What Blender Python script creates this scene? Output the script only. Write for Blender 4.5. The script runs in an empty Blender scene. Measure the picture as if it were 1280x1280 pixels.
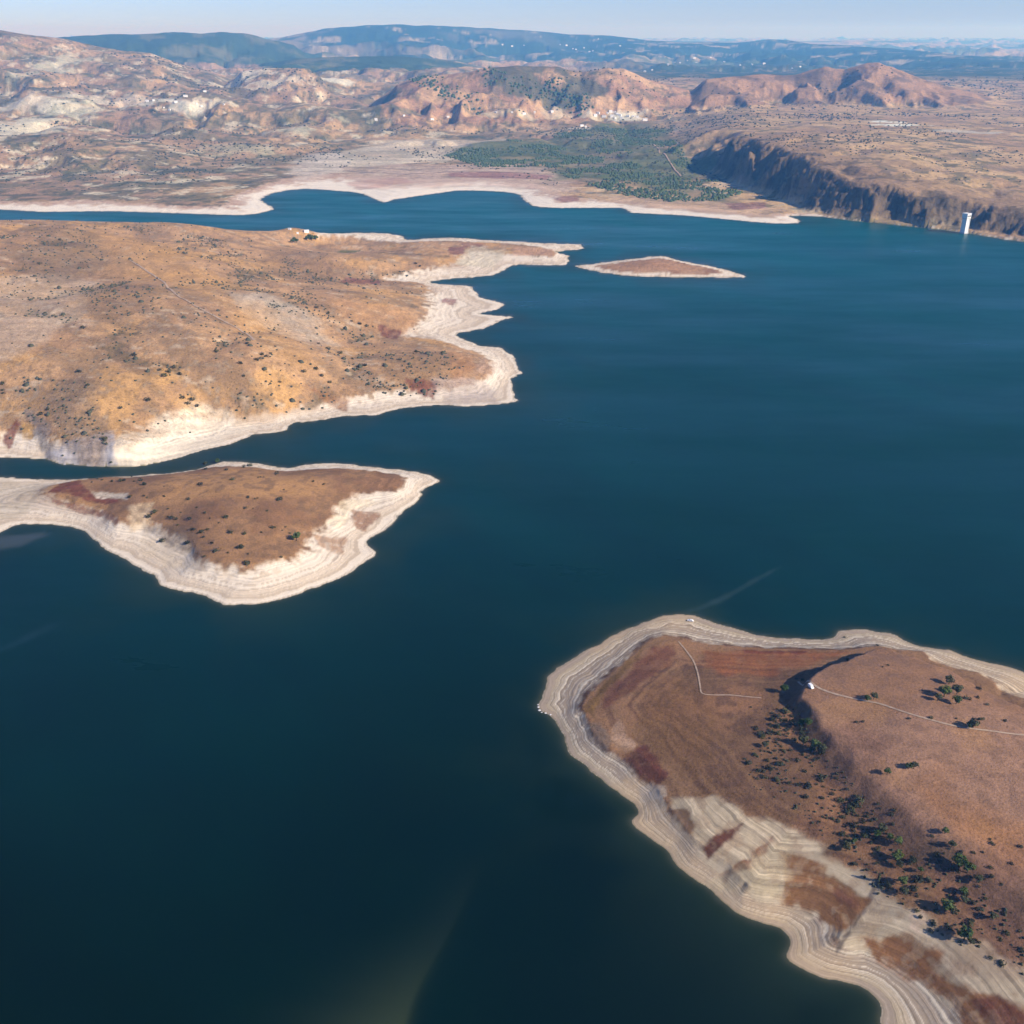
import bpy, math, random
import numpy as np
from mathutils import Vector

# ------------------------------------------------------------------ camera, sky, sun, exposure
SC = bpy.context.scene
COL = SC.collection
CAM_H = 400.0                                   # drone height over the lake (m)
FPX = 1280.0                                    # focal length in photo pixels (photo is 1280 wide)
PITCH = math.atan(600.0 / 1280.0)               # horizon 600 px above the centre
CP, SP = math.cos(PITCH), math.sin(PITCH)
cam_data = bpy.data.cameras.new('camera')
cam = bpy.data.objects.new('camera', cam_data)
COL.objects.link(cam)
cam.location = (0, 0, CAM_H)
cam.rotation_euler = (math.pi / 2 - PITCH, 0, 0)
cam_data.sensor_width = 36.0
cam_data.lens = 36.0
cam_data.clip_start = 1.0
cam_data.clip_end = 200000.0
SC.camera = cam

SUN_EL = math.radians(31.0)
SUN_AZ = math.radians(119.0)                    # clockwise from +Y: right and a little behind the camera
world = bpy.data.worlds.new('World')
SC.world = world
world.use_nodes = True
wn = world.node_tree
wn.nodes.clear()
sky = wn.nodes.new('ShaderNodeTexSky')
sky.sky_type = 'NISHITA'
sky.sun_disc = False
sky.sun_elevation = SUN_EL
sky.sun_rotation = SUN_AZ
sky.altitude = 900.0
sky.air_density = 1.0
sky.dust_density = 0.2
sky.ozone_density = 2.0
bg = wn.nodes.new('ShaderNodeBackground')
bg.inputs['Strength'].default_value = 0.10
wo = wn.nodes.new('ShaderNodeOutputWorld')
tint = wn.nodes.new('ShaderNodeMix'); tint.data_type = 'RGBA'; tint.blend_type = 'MULTIPLY'
tint.inputs['Factor'].default_value = 1.0
tint.inputs['B'].default_value = (0.49, 0.61, 1.05, 1)       # clear dry air: a cooler, bluer sky overall
wn.links.new(sky.outputs[0], tint.inputs['A']); wn.links.new(tint.outputs['Result'], bg.inputs[0])
wn.links.new(bg.outputs[0], wo.inputs[0])

sun_data = bpy.data.lights.new('sun', 'SUN')
sun_data.energy = 4.6
sun_data.angle = math.radians(0.5)
sun_data.color = (1.0, 0.94, 0.84)
sun = bpy.data.objects.new('sun', sun_data)
COL.objects.link(sun)
to_sun = Vector((math.sin(SUN_AZ) * math.cos(SUN_EL), math.cos(SUN_AZ) * math.cos(SUN_EL), math.sin(SUN_EL)))
sun.rotation_euler = to_sun.to_track_quat('Z', 'Y').to_euler()
sun.location = (3000, -1500, 2500)

SC.view_settings.view_transform = 'Standard'
SC.view_settings.look = 'None'
SC.view_settings.exposure = 0.52
SC.view_settings.gamma = 1.0
SC.view_settings.use_curve_mapping = False
SC.cycles.use_denoising = True
SC.cycles.max_bounces = 5
SC.cycles.diffuse_bounces = 2
SC.cycles.glossy_bounces = 2
SC.cycles.transparent_max_bounces = 4
SC.cycles.volume_bounces = 1

random.seed(7)
RNG = np.random.default_rng(7)
F = np.float32

# ------------------------------------------------------------------ helpers: noise, projection, polygons
def _hash(ix, iy, seed):
    h = (ix.astype(np.int64) * 374761393 + iy.astype(np.int64) * 668265263 + seed * 974634777) & 0x7fffffff
    h = ((h ^ (h >> 13)) * 1274126177) & 0x7fffffff
    h = h ^ (h >> 16)
    return (h & 0xffff).astype(F) / F(65535.0)

def vnoise(x, y, seed=0):
    ix = np.floor(x); iy = np.floor(y)
    fx = (x - ix).astype(F); fy = (y - iy).astype(F)
    fx = fx * fx * fx * (fx * (fx * 6 - 15) + 10); fy = fy * fy * fy * (fy * (fy * 6 - 15) + 10)
    ix = ix.astype(np.int32); iy = iy.astype(np.int32)
    a = _hash(ix, iy, seed); b = _hash(ix + 1, iy, seed)
    c = _hash(ix, iy + 1, seed); d = _hash(ix + 1, iy + 1, seed)
    return (a + (b - a) * fx) * (1 - fy) + (c + (d - c) * fx) * fy

def fbm(x, y, scale, octv=4, seed=0, gain=0.5):          # 0..1, mean 0.5
    s = np.zeros(np.shape(x), F); amp = 1.0; tot = 0.0
    cx, sx = 0.8, 0.6
    X = np.asarray(x, np.float64) / scale; Y = np.asarray(y, np.float64) / scale
    for o in range(octv):
        s += F(amp) * vnoise(X, Y, seed + o * 17)
        tot += amp; amp *= gain
        X, Y = (cx * X - sx * Y) * 2.03 + 11.7, (sx * X + cx * Y) * 2.03 - 5.1
    return s / F(tot)

def ridged(x, y, scale, octv=4, seed=0):                 # 0..1, 1 on the crests
    s = np.zeros(np.shape(x), F); amp = 1.0; tot = 0.0; w = 1.0
    cx, sx = 0.8, 0.6
    X = np.asarray(x, np.float64) / scale; Y = np.asarray(y, np.float64) / scale
    for o in range(octv):
        n = 1 - np.abs(2 * vnoise(X, Y, seed + o * 13) - 1)
        n = n * n * w
        s += F(amp) * n
        w = np.clip(n * 1.6, 0, 1)
        tot += amp; amp *= 0.5
        X, Y = (cx * X - sx * Y) * 2.05 + 3.7, (sx * X + cx * Y) * 2.05 + 9.2
    return s / F(tot)

def sstep(a, b, x):
    t = np.clip((x - a) / (b - a), 0, 1)
    return t * t * (3 - 2 * t)

def ray(u, v):
    xc = (np.asarray(u, float) - 640) / FPX; yc = (640 - np.asarray(v, float)) / FPX
    return xc, CP + yc * SP, -SP + yc * CP

def unproj(u, v, z):                                      # photo pixel -> ground point at height z
    dx, dy, dz = ray(u, v)
    s = (z - CAM_H) / dz
    return dx * s, dy * s

def unprojD(u, v, D):                                     # photo pixel -> point at northing D
    dx, dy, dz = ray(u, v)
    s = D / dy
    return dx * s, CAM_H + dz * s

def proj(x, y, z):
    zc = y * CP + (CAM_H - z) * SP
    yc = y * SP + (z - CAM_H) * CP
    return 640 + FPX * x / zc, 640 - FPX * yc / zc

def catmull(P, sub=3):
    n = len(P); out = []
    for i in range(n):
        p0, p1, p2, p3 = P[i - 1], P[i], P[(i + 1) % n], P[(i + 2) % n]
        for k in range(sub):
            t = k / sub
            out.append(0.5 * ((2 * p1) + (-p0 + p2) * t + (2 * p0 - 5 * p1 + 4 * p2 - p3) * t * t + (-p0 + 3 * p1 - 3 * p2 + p3) * t ** 3))
    return np.array(out)

def px_poly(pts, z=0.0, smooth=0):
    a = np.array([p[:2] for p in pts], float)
    zz = np.array([p[2] if len(p) > 2 else z for p in pts], float)
    if smooth:
        q = catmull(np.column_stack([a, zz]), smooth)
        a = q[:, :2]; zz = q[:, 2]
    x, y = unproj(a[:, 0], a[:, 1], zz)
    return np.column_stack([x, y])

def sdist(px, py, poly, far=1e9):
    """signed distance to a closed polygon, + inside; points further than `far` outside its box get -far"""
    px = np.asarray(px, F); py = np.asarray(py, F)
    shp = px.shape; px = px.ravel(); py = py.ravel()
    out = np.full(px.shape, -far, F)
    lo = poly.min(0) - far; hi = poly.max(0) + far
    idx = np.nonzero((px > lo[0]) & (px < hi[0]) & (py > lo[1]) & (py < hi[1]))[0]
    A = poly.astype(F); B = np.roll(A, -1, 0)
    for c in range(0, len(idx), 200000):
        ii = idx[c:c + 200000]
        x = px[ii]; y = py[ii]
        d2 = np.full(x.shape, 1e18, F); ins = np.zeros(x.shape, bool)
        for (ax, ay), (bx, by) in zip(A, B):
            ex = bx - ax; ey = by - ay
            L = ex * ex + ey * ey
            if L < 1e-9:
                continue
            wx = x - ax; wy = y - ay
            t = np.clip((wx * ex + wy * ey) / L, 0, 1)
            qx = wx - t * ex; qy = wy - t * ey
            np.minimum(d2, qx * qx + qy * qy, out=d2)
            if ay != by:
                cr = (ay > y) != (by > y)
                ins ^= cr & (wx < ex * wy / ey)
        d = np.sqrt(d2)
        out[ii] = np.where(ins, d, -d)
    return out.reshape(shp)

class TPS:
    def __init__(self, P, z, lam=1e-3):
        P = np.asarray(P, float); z = np.asarray(z, float); n = len(P)
        self.c = P.mean(0); self.s = P.std(0).max() + 1e-9
        Q = (P - self.c) / self.s
        d = np.sqrt(((Q[:, None] - Q[None]) ** 2).sum(-1))
        K = self.k(d) + lam * np.eye(n)
        M = np.zeros((n + 3, n + 3)); M[:n, :n] = K
        M[:n, n] = 1; M[:n, n + 1:] = Q; M[n:, :n] = M[:n, n:].T
        sol = np.linalg.solve(M, np.concatenate([z, [0, 0, 0]]))
        self.w = sol[:n]; self.a = sol[n:]; self.Q = Q
    @staticmethod
    def k(r):
        return r * r * np.log(r + 1e-6)
    def __call__(self, x, y):
        shp = np.shape(x)
        X = ((np.ravel(x) - self.c[0]) / self.s).astype(F); Y = ((np.ravel(y) - self.c[1]) / self.s).astype(F)
        out = (self.a[0] + self.a[1] * X + self.a[2] * Y).astype(F)
        for (qx, qy), w in zip(self.Q, self.w):
            r2 = (X - F(qx)) ** 2 + (Y - F(qy)) ** 2 + F(1e-9)
            out += F(0.5 * w) * r2 * np.log(r2)
        return out.reshape(shp)

# ------------------------------------------------------------------ shorelines (water's edge) and bank lines (top of the bare drawdown belt)
HEAD_S = [(672,885),(679,871),(686,843),(711,827),(754,801),(782,787),(805,779),(831,769),(862,768),(878,772),(908,783),(937,792),(966,797),
          (1010,799),(1038,798),(1046,790),(1054,787),(1091,788),(1120,794),(1131,801),(1152,808),(1187,813),(1219,824),(1259,834),(1280,841),
          (1340,866),(1420,905),(1520,960),(1640,1040),(1900,1200),(1900,1600),(1500,1560),(1330,1450),(1250,1400),(1190,1362),(1140,1325),(1110,1300),(1100,1280),
          (1102,1270),(1100,1255),(1087,1240),(1062,1229),(1025,1220),(1000,1209),(987,1201),(983,1192),(986,1182),(986,1172),(975,1160),(955,1155),(925,1144),(902,1127),
          (885,1109),(860,1095),(845,1080),(832,1062),(810,1046),(795,1035),(790,1026),(796,1019),(796,1013),(786,1000),(765,986),(744,968),(721,949),(710,937),(704,918),(686,895)]
HEAD_B = [(728,883,6),(740,864,6),(765,841,6),(791,820,6),(810,802,6),(824,795,6),(847,797,5.5),(871,804,5.5),(918,807,5.5),(960,810,5.5),(1006,810,6),(1057,811,7),
          (1099,808,7),(1121,812,8),(1152,814,8),(1171,830,10),(1219,840,11),(1245,856,12),(1246,868,13),(1285,874,13),(1400,930,13),(1540,1020,13),(1780,1200,13),
          (1780,1500,8),(1520,1480,8),(1330,1420,6),(1260,1330,6),(1222,1278,6),(1198,1249,6),(1164,1215,6),(1125,1188,6),(1081,1171,6),(1062,1173,5.5),(1050,1174,5),(1056,1157,5.5),(1038,1132,6),
          (1009,1118,6),(975,1113,6),(936,1107,6),(912,1079,6),(878,1055,6),(854,1031,6),(839,1011,6),(820,982,6),(800,966,6),(782,946,6),(754,930,6),(740,913,6),(730,892,6)]
HEAD_C = [(770,880,9),(790,860,10),(850,835,9),(850,870,12),(870,910,13),(920,880,14),(950,840,10),(930,830,9),(980,830,10),(970,860,14),(990,910,17),(1040,970,18),(1090,1030,18),
          (1000,1000,16),(950,960,15),(880,950,13),(890,990,11),(940,1025,11),(990,1045,11.5),(1040,1075,12),(1095,1112,12.5),(1145,1147,13),(1200,1180,13),(1275,1222,13),(1150,1100,18),(1100,1080,16),(1040,1040,15),(1040,850,16),(1080,890,20),(1150,880,21),(1230,900,21),(1100,950,22),
          (1200,1000,23),(1280,1000,24),(1150,1030,21),(1250,1100,21),(1230,1160,16),(1400,1050,25),(1600,1200,25),(1400,1200,20),(1110,830,11),(1180,845,14)]
HEAD_SCARP = [(1101,809,14),(1085,812,14),(1055,820,18),(1022,833,24),(1000,846,28),(990,856,30),(991,875,32),(1003,900,34),(1023,928,36),(1052,960,38),(1088,1000,38),(1120,1040,36),
              (1165,1075,34),(1215,1105,34),(1262,1135,34),(1330,1180,34),(1500,1300,34),(1800,1250,34),(1600,1000,34),(1400,900,32),(1290,866,30),(1190,832,24),(1130,815,17)]

NEAR_S = [(-420,680),(-200,690),(-60,690),(0,667),(14,658),(47,656),(87,658),(105,665),(124,680),(150,696),(173,710),(194,719),(202,732),(216,736),(237,741),(265,748),
          (279,756),(305,756),(333,754),(368,744),(401,732),(434,719),(450,706),(468,694),(467,689),(460,681),(461,673),(481,664),(493,650),(507,638),(523,625),(530,612),
          (540,606),(549,602),(542,596),(523,590),(495,587),(434,580),(401,579),(380,581),(357,585),(317,579),(279,577),(240,588),(180,594),(130,597),(100,599),(47,599),(0,596),(-100,590),(-420,575)]
NEAR_B = [(57,611,5.9),(101,629,7.9),(131,637,9.2),(150,652,10.6),(180,650,11.9),(200,655,11.9),(223,664,12.5),(246,682,12.5),(256,697,12.5),(300,705,11.9),(329,702,11.9),(373,687,11.2),(382,662,10.6),(411,648,10.6),
          (410,637,9.9),(424,622,9.2),(450,612,7.9),(490,612,6.6),(503,596,5.9),(470,589,5.9),(420,585,5.9),(380,587,5.3),(359,589,5.3),(317,584,5.3),(270,583,5.3),(230,590,5.9),(160,596,6.6),(110,598,6.6),(85,602,5.9)]
NEAR_C = [(200,615,19.8),(280,600,19.8),(350,605,17.8),(420,602,12.5),(300,660,19.8),(350,650,17.2),(250,650,19.8),(150,606,14.5),(170,630,15.8),(300,625,21.1),(230,625,20.5),(120,600,10.6),(390,625,14.5),(120,625,8.6)]

PEN_S = [(-420,590),(-200,575),(-60,572),(0,572),(58,574),(81,580),(156,584),(202,578),(249,564),(286,556),(312,545),(345,541),(359,538),(366,529),(405,525),(434,520),(472,519),
         (503,510),(550,507),(584,508),(619,506),(637,504),(647,501),(641,487),(641,473),(654,467),(647,462),(644,448),(625,434),(599,432),(570,419),(584,415),(607,410),(625,401),
         (644,397),(636,395),(599,392),(619,388),(631,381),(619,376),(599,370),(594,361),(584,357),(538,354),(550,350),(584,347),(619,344),(636,334),(648,331),(690,332),(710,330),(711,320),
         (694,315),(727,312),(729,308),(724,305),(680,304),(651,302),(607,300),(567,297),(532,298),(509,300),(503,296),(486,292),(445,291),(396,293),(340,290),(240,288),(100,282),(-60,279),(-420,277)]
PEN_B = [(-400,560,12),(-60,545,12),(30,533,16),(60,545,14),(120,555,16),(160,556,16),(205,538,12),(262,520,10),(300,520,9),(350,512,9),(400,500,9),(440,492,9),(500,485,9),(560,482,8),(600,474,8),
         (612,458,8),(600,443,8),(575,434,8),(540,424,8),(500,422,8),(470,420,8),(500,412,9),(528,392,9),(526,372,9),(530,358,8),(515,352,8),(470,348,9),(530,335,10),(570,325,9),(585,312,8),(640,316,6),(690,320,4),(690,312,4),(640,305,5),(560,301,8),
         (500,303,8),(440,296,9),(396,299,10),(340,294,10),(240,291,10),(100,286,10),(-60,283,10),(-400,281,10)]
PEN_C = [(0,275,61.2),(-200,285,59.5),(144,279,61.2),(214,281,49.3),(290,288,34),(359,285,28.9),(395,295,16),(100,330,71.4),(200,330,66.3),(250,400,62.9),(150,450,52.7),(100,500,35.7),(60,520,23.8),(300,470,39.1),
         (400,450,30.6),(350,400,44.2),(450,400,23.8),(500,455,18.7),(560,460,18),(450,330,23.8),(540,318,16),(490,378,18.7),(30,400,68),(230,510,22.1),(330,500,18.7),(-150,400,68),(-300,480,42.5),(420,360,25.5),(380,330,30.6),(300,330,51),(20,500,28.9),(440,440,20.4),(390,425,30.6)]

ISLE_S = [(715,332),(740,330),(762,327),(802,322),(818,320),(832,320),(849,326),(886,332),(915,339),(931,345),(926,347),(879,347),(809,346),(769,343),(739,338)]
ISLE_B = [(745,333,2),(770,329,4),(802,325,5),(830,323,5),(850,328,4),(886,335,2.5),(900,340,2),(880,343,2),(809,341,3),(770,338,3)]
ISLE_C = [(815,330,10.5),(828,331,10),(780,332,6),(850,335,6)]

FAR_S = [(-500,255),(-200,258),(0,262),(50,265),(134,264),(235,267),(302,269),(336,264),(341,259),(326,250),(343,241),(380,236),(425,239),(452,242),(479,253),(495,249),(559,240),(583,238),(630,240),
         (650,244),(664,257),(704,260),(778,260),(788,266),(850,269),(917,275),(961,279),(998,279),(998,274),(985,270),(1025,270.5),(1065,275.5),(1152,284),(1206,290.5),(1243,297),(1280,302),(1400,316),(1800,350)]
FAR_B = [(-500,245,8),(-200,246,8),(0,250,8),(50,252,8),(101,248,8),(134,250,8),(185,254,8),(269,257,8),(286,246,8),(319,233,8),(353,223,8),(403,216,8),(452,218,8),(500,222,8),(559,222,8),(640,222,8),(680,232,7),(704,243,6),(761,250,5),
         (850,256,5),(905,262,5),(960,267,5),(1000,266,4),(1024,267.5,3),(1065,273.5,3),(1152,282,3),(1206,288.5,3),(1243,294.5,3),(1280,299.5,3),(1400,313,3),(1800,346,3)]

def close_far(pts, smooth):
    """open pixel line at the far shore, closed far beyond the horizon"""
    a = [p if len(p) > 2 else (p[0], p[1], 0.0) for p in pts]
    line = []
    for i in range(len(a) - 1):
        p0 = np.array(a[max(i - 1, 0)]); p1 = np.array(a[i]); p2 = np.array(a[i + 1]); p3 = np.array(a[min(i + 2, len(a) - 1)])
        for k in range(smooth):
            t = k / smooth
            line.append(0.5 * ((2 * p1) + (-p0 + p2) * t + (2 * p0 - 5 * p1 + 4 * p2 - p3) * t * t + (-p0 + 3 * p1 - 3 * p2 + p3) * t ** 3))
    line.append(np.array(a[-1], float)); line = np.array(line)
    x, y = unproj(line[:, 0], line[:, 1], line[:, 2])
    return np.vstack([np.column_stack([x, y]), [[90000, y[-1]], [90000, 90000], [-90000, 90000], [-90000, y[0]]]])

REG = {}
for nm, S, B, C in (('head', HEAD_S, HEAD_B, HEAD_C), ('near', NEAR_S, NEAR_B, NEAR_C), ('pen', PEN_S, PEN_B, PEN_C), ('isle', ISLE_S, ISLE_B, ISLE_C)):
    bp = px_poly(B); bz = [p[2] for p in B]
    cp_ = px_poly(C); cz = [p[2] for p in C]
    REG[nm] = dict(S=px_poly(S, 0, 2), B=px_poly(B, 0, 2), tps=TPS(np.vstack([bp, cp_]), bz + cz, 1e-4))
SCARP = px_poly(HEAD_SCARP, 0, 2)
FS = close_far(FAR_S, 2); FB = close_far(FAR_B, 2)

# lowland beyond the lake: photo pixel + northing
LOW = []
for u in (-300, -100, 80, 220, 360, 480, 600, 700, 780):
    k = 1.0 if u > 400 else 1.0
    for v, D in ((214, 3380), (190, 3850), (165, 4500), (140, 5300), (120, 6050), (104, 6900)):
        LOW.append((u, v, D))
for u in (900, 1000, 1200, 1400, 1600):
    for v, D in ((140, 5300), (120, 6050), (104, 6900)):
        LOW.append((u, v, D))
def lp(x, y):
    return np.asarray(x) / np.asarray(y) * 5.0, np.log(np.maximum(y, 1)) * 3.0
lx, lz = unprojD(np.array([p[0] for p in LOW]), np.array([p[1] for p in LOW]), np.array([float(p[2]) for p in LOW]))
ly = np.array([float(p[2]) for p in LOW])
fb_near = np.array([unproj(p[0], p[1], p[2]) for p in FAR_B]); fbz = np.array([p[2] for p in FAR_B], float)
extra = np.array([(a * D, D) for a in (-0.8, -0.3, 0.2, 0.8) for D in (9000, 14000, 25000, 50000)]); ez = np.array([90.0, 70, 60, 90] * 4)
PX = np.concatenate([lx, fb_near[:, 0], extra[:, 0]]); PY = np.concatenate([ly, fb_near[:, 1], extra[:, 1]]); PZ = np.concatenate([lz, fbz, ez])
LOWT = TPS(np.column_stack(lp(PX, PY)), PZ, 1e-3)

# plateau with the dark cliff on the right
CLIFF_BASE = [(862,196,20),(872,210,12),(896,222,8),(925,236,7),(955,247,6),(985,258,5),(1010,264,5),(1030,267,5),(1065,272,5),(1110,277,5),(1152,281,5),(1206,287,5),(1243,293,5),(1280,298,5),(1400,311,5),(1800,345,5)]
HIGH = [(868,186,3000),(934,203,2790),(985,216,2650),(1038,229,2540),(1098,234,2500),(1145,240,2460),(1199,255,2400),(1240,260,2370),(1280,263,2345),(1400,272,2290),(1700,300,2200),
        (900,172,3350),(991,180,3080),(1058,190,2950),(1139,209,2740),(1219,235,2560),(1280,248,2480),(1400,255,2400),
        (900,150,4300),(1000,152,4150),(1150,152,4200),(1280,155,4200),(1450,160,4100),(1700,180,3800),(1000,130,5400),(1200,127,5600),(1400,127,5600),(1180,180,3300),(1280,195,3100),(1450,200,3000),(860,130,5400),(1000,110,6700),(1300,108,6900)]
hx, hz = unprojD(np.array([p[0] for p in HIGH]), np.array([p[1] for p in HIGH]), np.array([float(p[2]) for p in HIGH]))
hy = np.array([float(p[2]) for p in HIGH])
HIGHT = TPS(np.column_stack(lp(hx, hy)), hz, 1e-3)
cb = px_poly(CLIFF_BASE)
cl_far = np.array([(unprojD(u, 120, D)[0], D) for u, D in ((830, 3600.), (820, 4400.), (835, 5200.), (845, 6600.))])
CLIFF = np.vstack([cb, [[4000, 2000], [8000, 3000], [12000, 7000]], cl_far[::-1]])

# hill and mountain crests: photo skyline + northing, front width, back width
RIDGES = [
    dict(D=3750, wf=620, wb=600, rug=0.45, pts=[(-260,176),(-100,174),(0,171),(80,166),(140,175),(220,187),(290,199),(335,214)]),
    dict(D=5150, wf=700, wb=600, rug=0.5, pts=[(110,146),(150,132),(200,121),(250,116),(300,122),(340,130),(380,127),(420,131),(455,142)]),
    dict(D=7000, wf=2600, wb=1500, rug=0.30, pts=[(-400,40),(-200,30),(-60,30),(0,33),(30,40),(74,46),(148,60),(188,63),(228,79),(269,92),(310,104)]),
    dict(D=4700, wf=900, wb=700, rug=0.2, pts=[(-300,120),(-100,140),(0,150),(60,160),(110,168),(160,185)]),
    dict(D=6300, wf=800, wb=700, rug=0.45, pts=[(262,104),(285,92),(310,87),(336,84),(380,83),(403,94),(440,108)]),
    dict(D=5500, wf=850, wb=900, rug=0.42, pts=[(455,120),(479,110),(519,95),(560,90),(586,88),(606,82),(660,80),(694,81),(727,88),(761,82),(781,84),(811,99),(855,113),(900,124)]),
    dict(D=5700, wf=760, wb=900, rug=0.62, pts=[(835,125),(855,112),(884,97),(920,95),(951,93),(994,93),(1031,81),(1055,85),(1080,79),(1099,76),(1119,83),(1152,96),(1203,111),(1260,122)]),
    dict(D=9500, wf=1700, wb=1500, rug=0.25, pts=[(290,90),(330,79),(370,72),(430,70),(492,69),(536,72),(576,79),(630,90)]),
    dict(D=11500, wf=2200, wb=2500, rug=0.22, pts=[(20,52),(60,47),(80,43),(151,41),(215,38),(285,38),(319,43),(370,56),(410,66)]),
    dict(D=17000, wf=5200, wb=4000, rug=0.34, pts=[(250,62),(300,52),(356,44),(386,37),(430,32),(492,29),(566,31),(606,33),(653,35),(711,42),(754,43),(811,50),(850,52),(917,53),(961,48),(984,49),(1011,54,16000),(1068,57,15000),(1135,63,14000),(1186,69,13000),(1280,77,11500),(1500,84,10500)]),
    dict(D=28000, wf=7000, wb=9000, rug=0.10, pts=[(-300,52),(300,50),(800,51),(1020,52),(1060,50),(1099,50),(1150,53),(1200,55),(1280,57),(1500,56)]),
]
for r in RIDGES:
    u = np.array([p[0] for p in r['pts']], float); v = np.array([p[1] for p in r['pts']], float)
    d = np.array([p[2] if len(p) > 2 else r['D'] for p in r['pts']], float)
    x, z = unprojD(u, v, d)
    r['a'] = x / d; r['z'] = z; r['d'] = d

def field(x, y, want=False):
    """terrain height (m over the lake) and what the ground is made of, at world x, y"""
    x = np.asarray(x, F); y = np.asarray(y, F)
    N = x.shape
    wx = x + (fbm(x, y, 9, 3, 91) - 0.5) * np.clip(y / 250, 1, 9) * 1.6
    wy = y + (fbm(x, y, 9, 3, 92) - 0.5) * np.clip(y / 250, 1, 9) * 1.6
    z = np.full(N, -9.0, F); reg = np.zeros(N, np.int8)
    band = np.full(N, 9.0, F); dsh = np.full(N, -200.0, F); dbk = np.full(N, -1e4, F); scarp = np.zeros(N, F); hi = np.zeros(N, F); rid = np.zeros(N, np.int8); dcl = np.full(N, -1e3, F)
    for k, nm in enumerate(('head', 'near', 'pen', 'isle')):
        R = REG[nm]
        dS = sdist(wx, wy, R['S'], 160.0)
        m = dS > -159
        if not m.any():
            continue
        dB = np.full(N, -500.0, F); dB[m] = sdist(wx[m], wy[m], R['B'], 500.0)
        t = np.where(dB > 0, 1.0, np.clip(dS, 0, None) / (np.clip(dS, 0, None) + np.clip(-dB, 0.01, None))).astype(F)
        top = np.zeros(N, F); top[m] = R['tps'](x[m], y[m]); top = np.maximum(top, 2.0)
        xs, ys = x[m], y[m]
        amp = {'head': 1.1, 'near': 2.4, 'pen': 8.0, 'isle': 1.0}[nm]; sc = {'head': 60, 'near': 60, 'pen': 170, 'isle': 40}[nm]
        nz = np.zeros(N, F)
        nz[m] = (fbm(xs, ys, sc, 6, 5 + k) - 0.5) * amp * 1.4 - (ridged(xs + (fbm(xs, ys, sc * .5, 3, 44) - .5) * sc * .4, ys, sc * 0.8, 5, 40 + k) - 0.35) * amp * 0.75
        top = top + nz * sstep(0, sc * 0.5, dB)
        if nm == 'head':
            dP = np.full(N, -500.0, F); dP[m] = sdist(wx[m], wy[m], SCARP, 500.0)
            w = np.interp(y, [380, 430, 480, 530, 560], [34, 30, 24, 9, 6]).astype(F)
            J = np.interp(y, [380, 430, 480, 530, 560, 620], [5, 5.5, 6, 7, 8.5, 7.5]).astype(F)
            sc_ = sstep(0, 1, (dP + (fbm(x, y, 14, 3, 61) - 0.5) * 7) / w)
            top = top + J * sc_
            scarp = np.where(dS > 0, sc_, scarp)
        tt = t
        if nm in ('head', 'near'):
            tt = t * (0.75 + 0.25 * t)
        zz = top * tt
        # old waterlines: low benches left as the lake fell
        step = .8
        ph = zz / step + (fbm(x, y, 25, 2, 77) - 0.5) * 0.5
        zz = zz + np.where(t < 0.999, 0.27 * step * np.sin(2 * np.pi * ph) / (2 * np.pi) * 1.9 * sstep(0, 0.08, t), 0)
        # rills in the belt
        if nm in ('near', 'pen', 'head'):
            zz = zz - np.where(m, ridged(x, y, 22, 3, 70 + k) * 0.7 * sstep(0.3, 0.8, t) * (1 - sstep(0, 12, dB)), 0)
        und = np.maximum(dS * 0.16, -7.0)
        zz = np.where(dS > 0, zz + 0.02, und)
        pick = m & ((dS > 0) | (dS > dsh))
        pick &= ~((reg > 0) & (dsh > 0) & (dS <= 0))
        z = np.where(pick, zz, z); reg = np.where(pick, k + 1, reg).astype(np.int8)
        band = np.where(pick, t, band); dsh = np.where(pick, dS, dsh); dbk = np.where(pick, dB, dbk)
    f = y > 2050
    if f.any():
        xf = x[f]; yf = y[f]
        near_shore = yf < 3700
        dS = np.full(xf.shape, 900.0, F); dB = np.full(xf.shape, 700.0, F)
        dS[near_shore] = sdist(wx[f][near_shore], wy[f][near_shore], FS, 400.0)
        dB[near_shore] = sdist(wx[f][near_shore], wy[f][near_shore], FB, 400.0)
        t = np.where(dB > 0, 1.0, np.clip(dS, 0, None) / (np.clip(dS, 0, None) + np.clip(-dB, 0.01, None))).astype(F)
        la, lb = lp(xf, yf)
        low = np.clip(LOWT(la, lb), 3, 400)
        dC = np.full(xf.shape, -400.0, F)
        ncl = xf > -200
        dC[ncl] = sdist(xf[ncl], yf[ncl], CLIFF, 400.0)
        wall = yf < 3400
        wxx = xf + (fbm(xf, yf, 160, 3, 36) - .5) * 170; wyy = yf + (fbm(xf, yf, 160, 3, 37) - .5) * 170
        jag = (ridged(wxx, wyy, 150, 5, 31) - 0.42) * 95 + (fbm(xf, yf, 340, 2, 38) - .5) * 60 + (ridged(wxx, wyy, 40, 3, 33) - 0.45) * 24
        cw = np.interp(yf, [2200, 3100, 3600, 4500], [112, 124, 170, 420]).astype(F)
        s1 = sstep(0, 1, (dC + jag * np.interp(yf, [2300, 3300, 4200], [0.55, 0.6, 0.1])) / cw)
        hgh = HIGHT(la, lb) - (ridged(xf, yf, 150, 4, 35) - 0.3) * np.interp(yf, [2300, 3000, 3600], [16, 16, 6]) * sstep(20, 160, dC) * (1 - sstep(350, 700, dC))
        base = low + (np.maximum(hgh, low) - low) * s1
        base = base + np.where(yf < 3400, s1 * (1 - s1) * 4, 0) * ((fbm(xf, yf, 55, 5, 47, .62) - .5) * 46 - (ridged(xf, yf, 70, 4, 48) - .4) * 16)
        led = 13.0 + 5 * fbm(xf, yf, 90, 2, 39)
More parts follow.
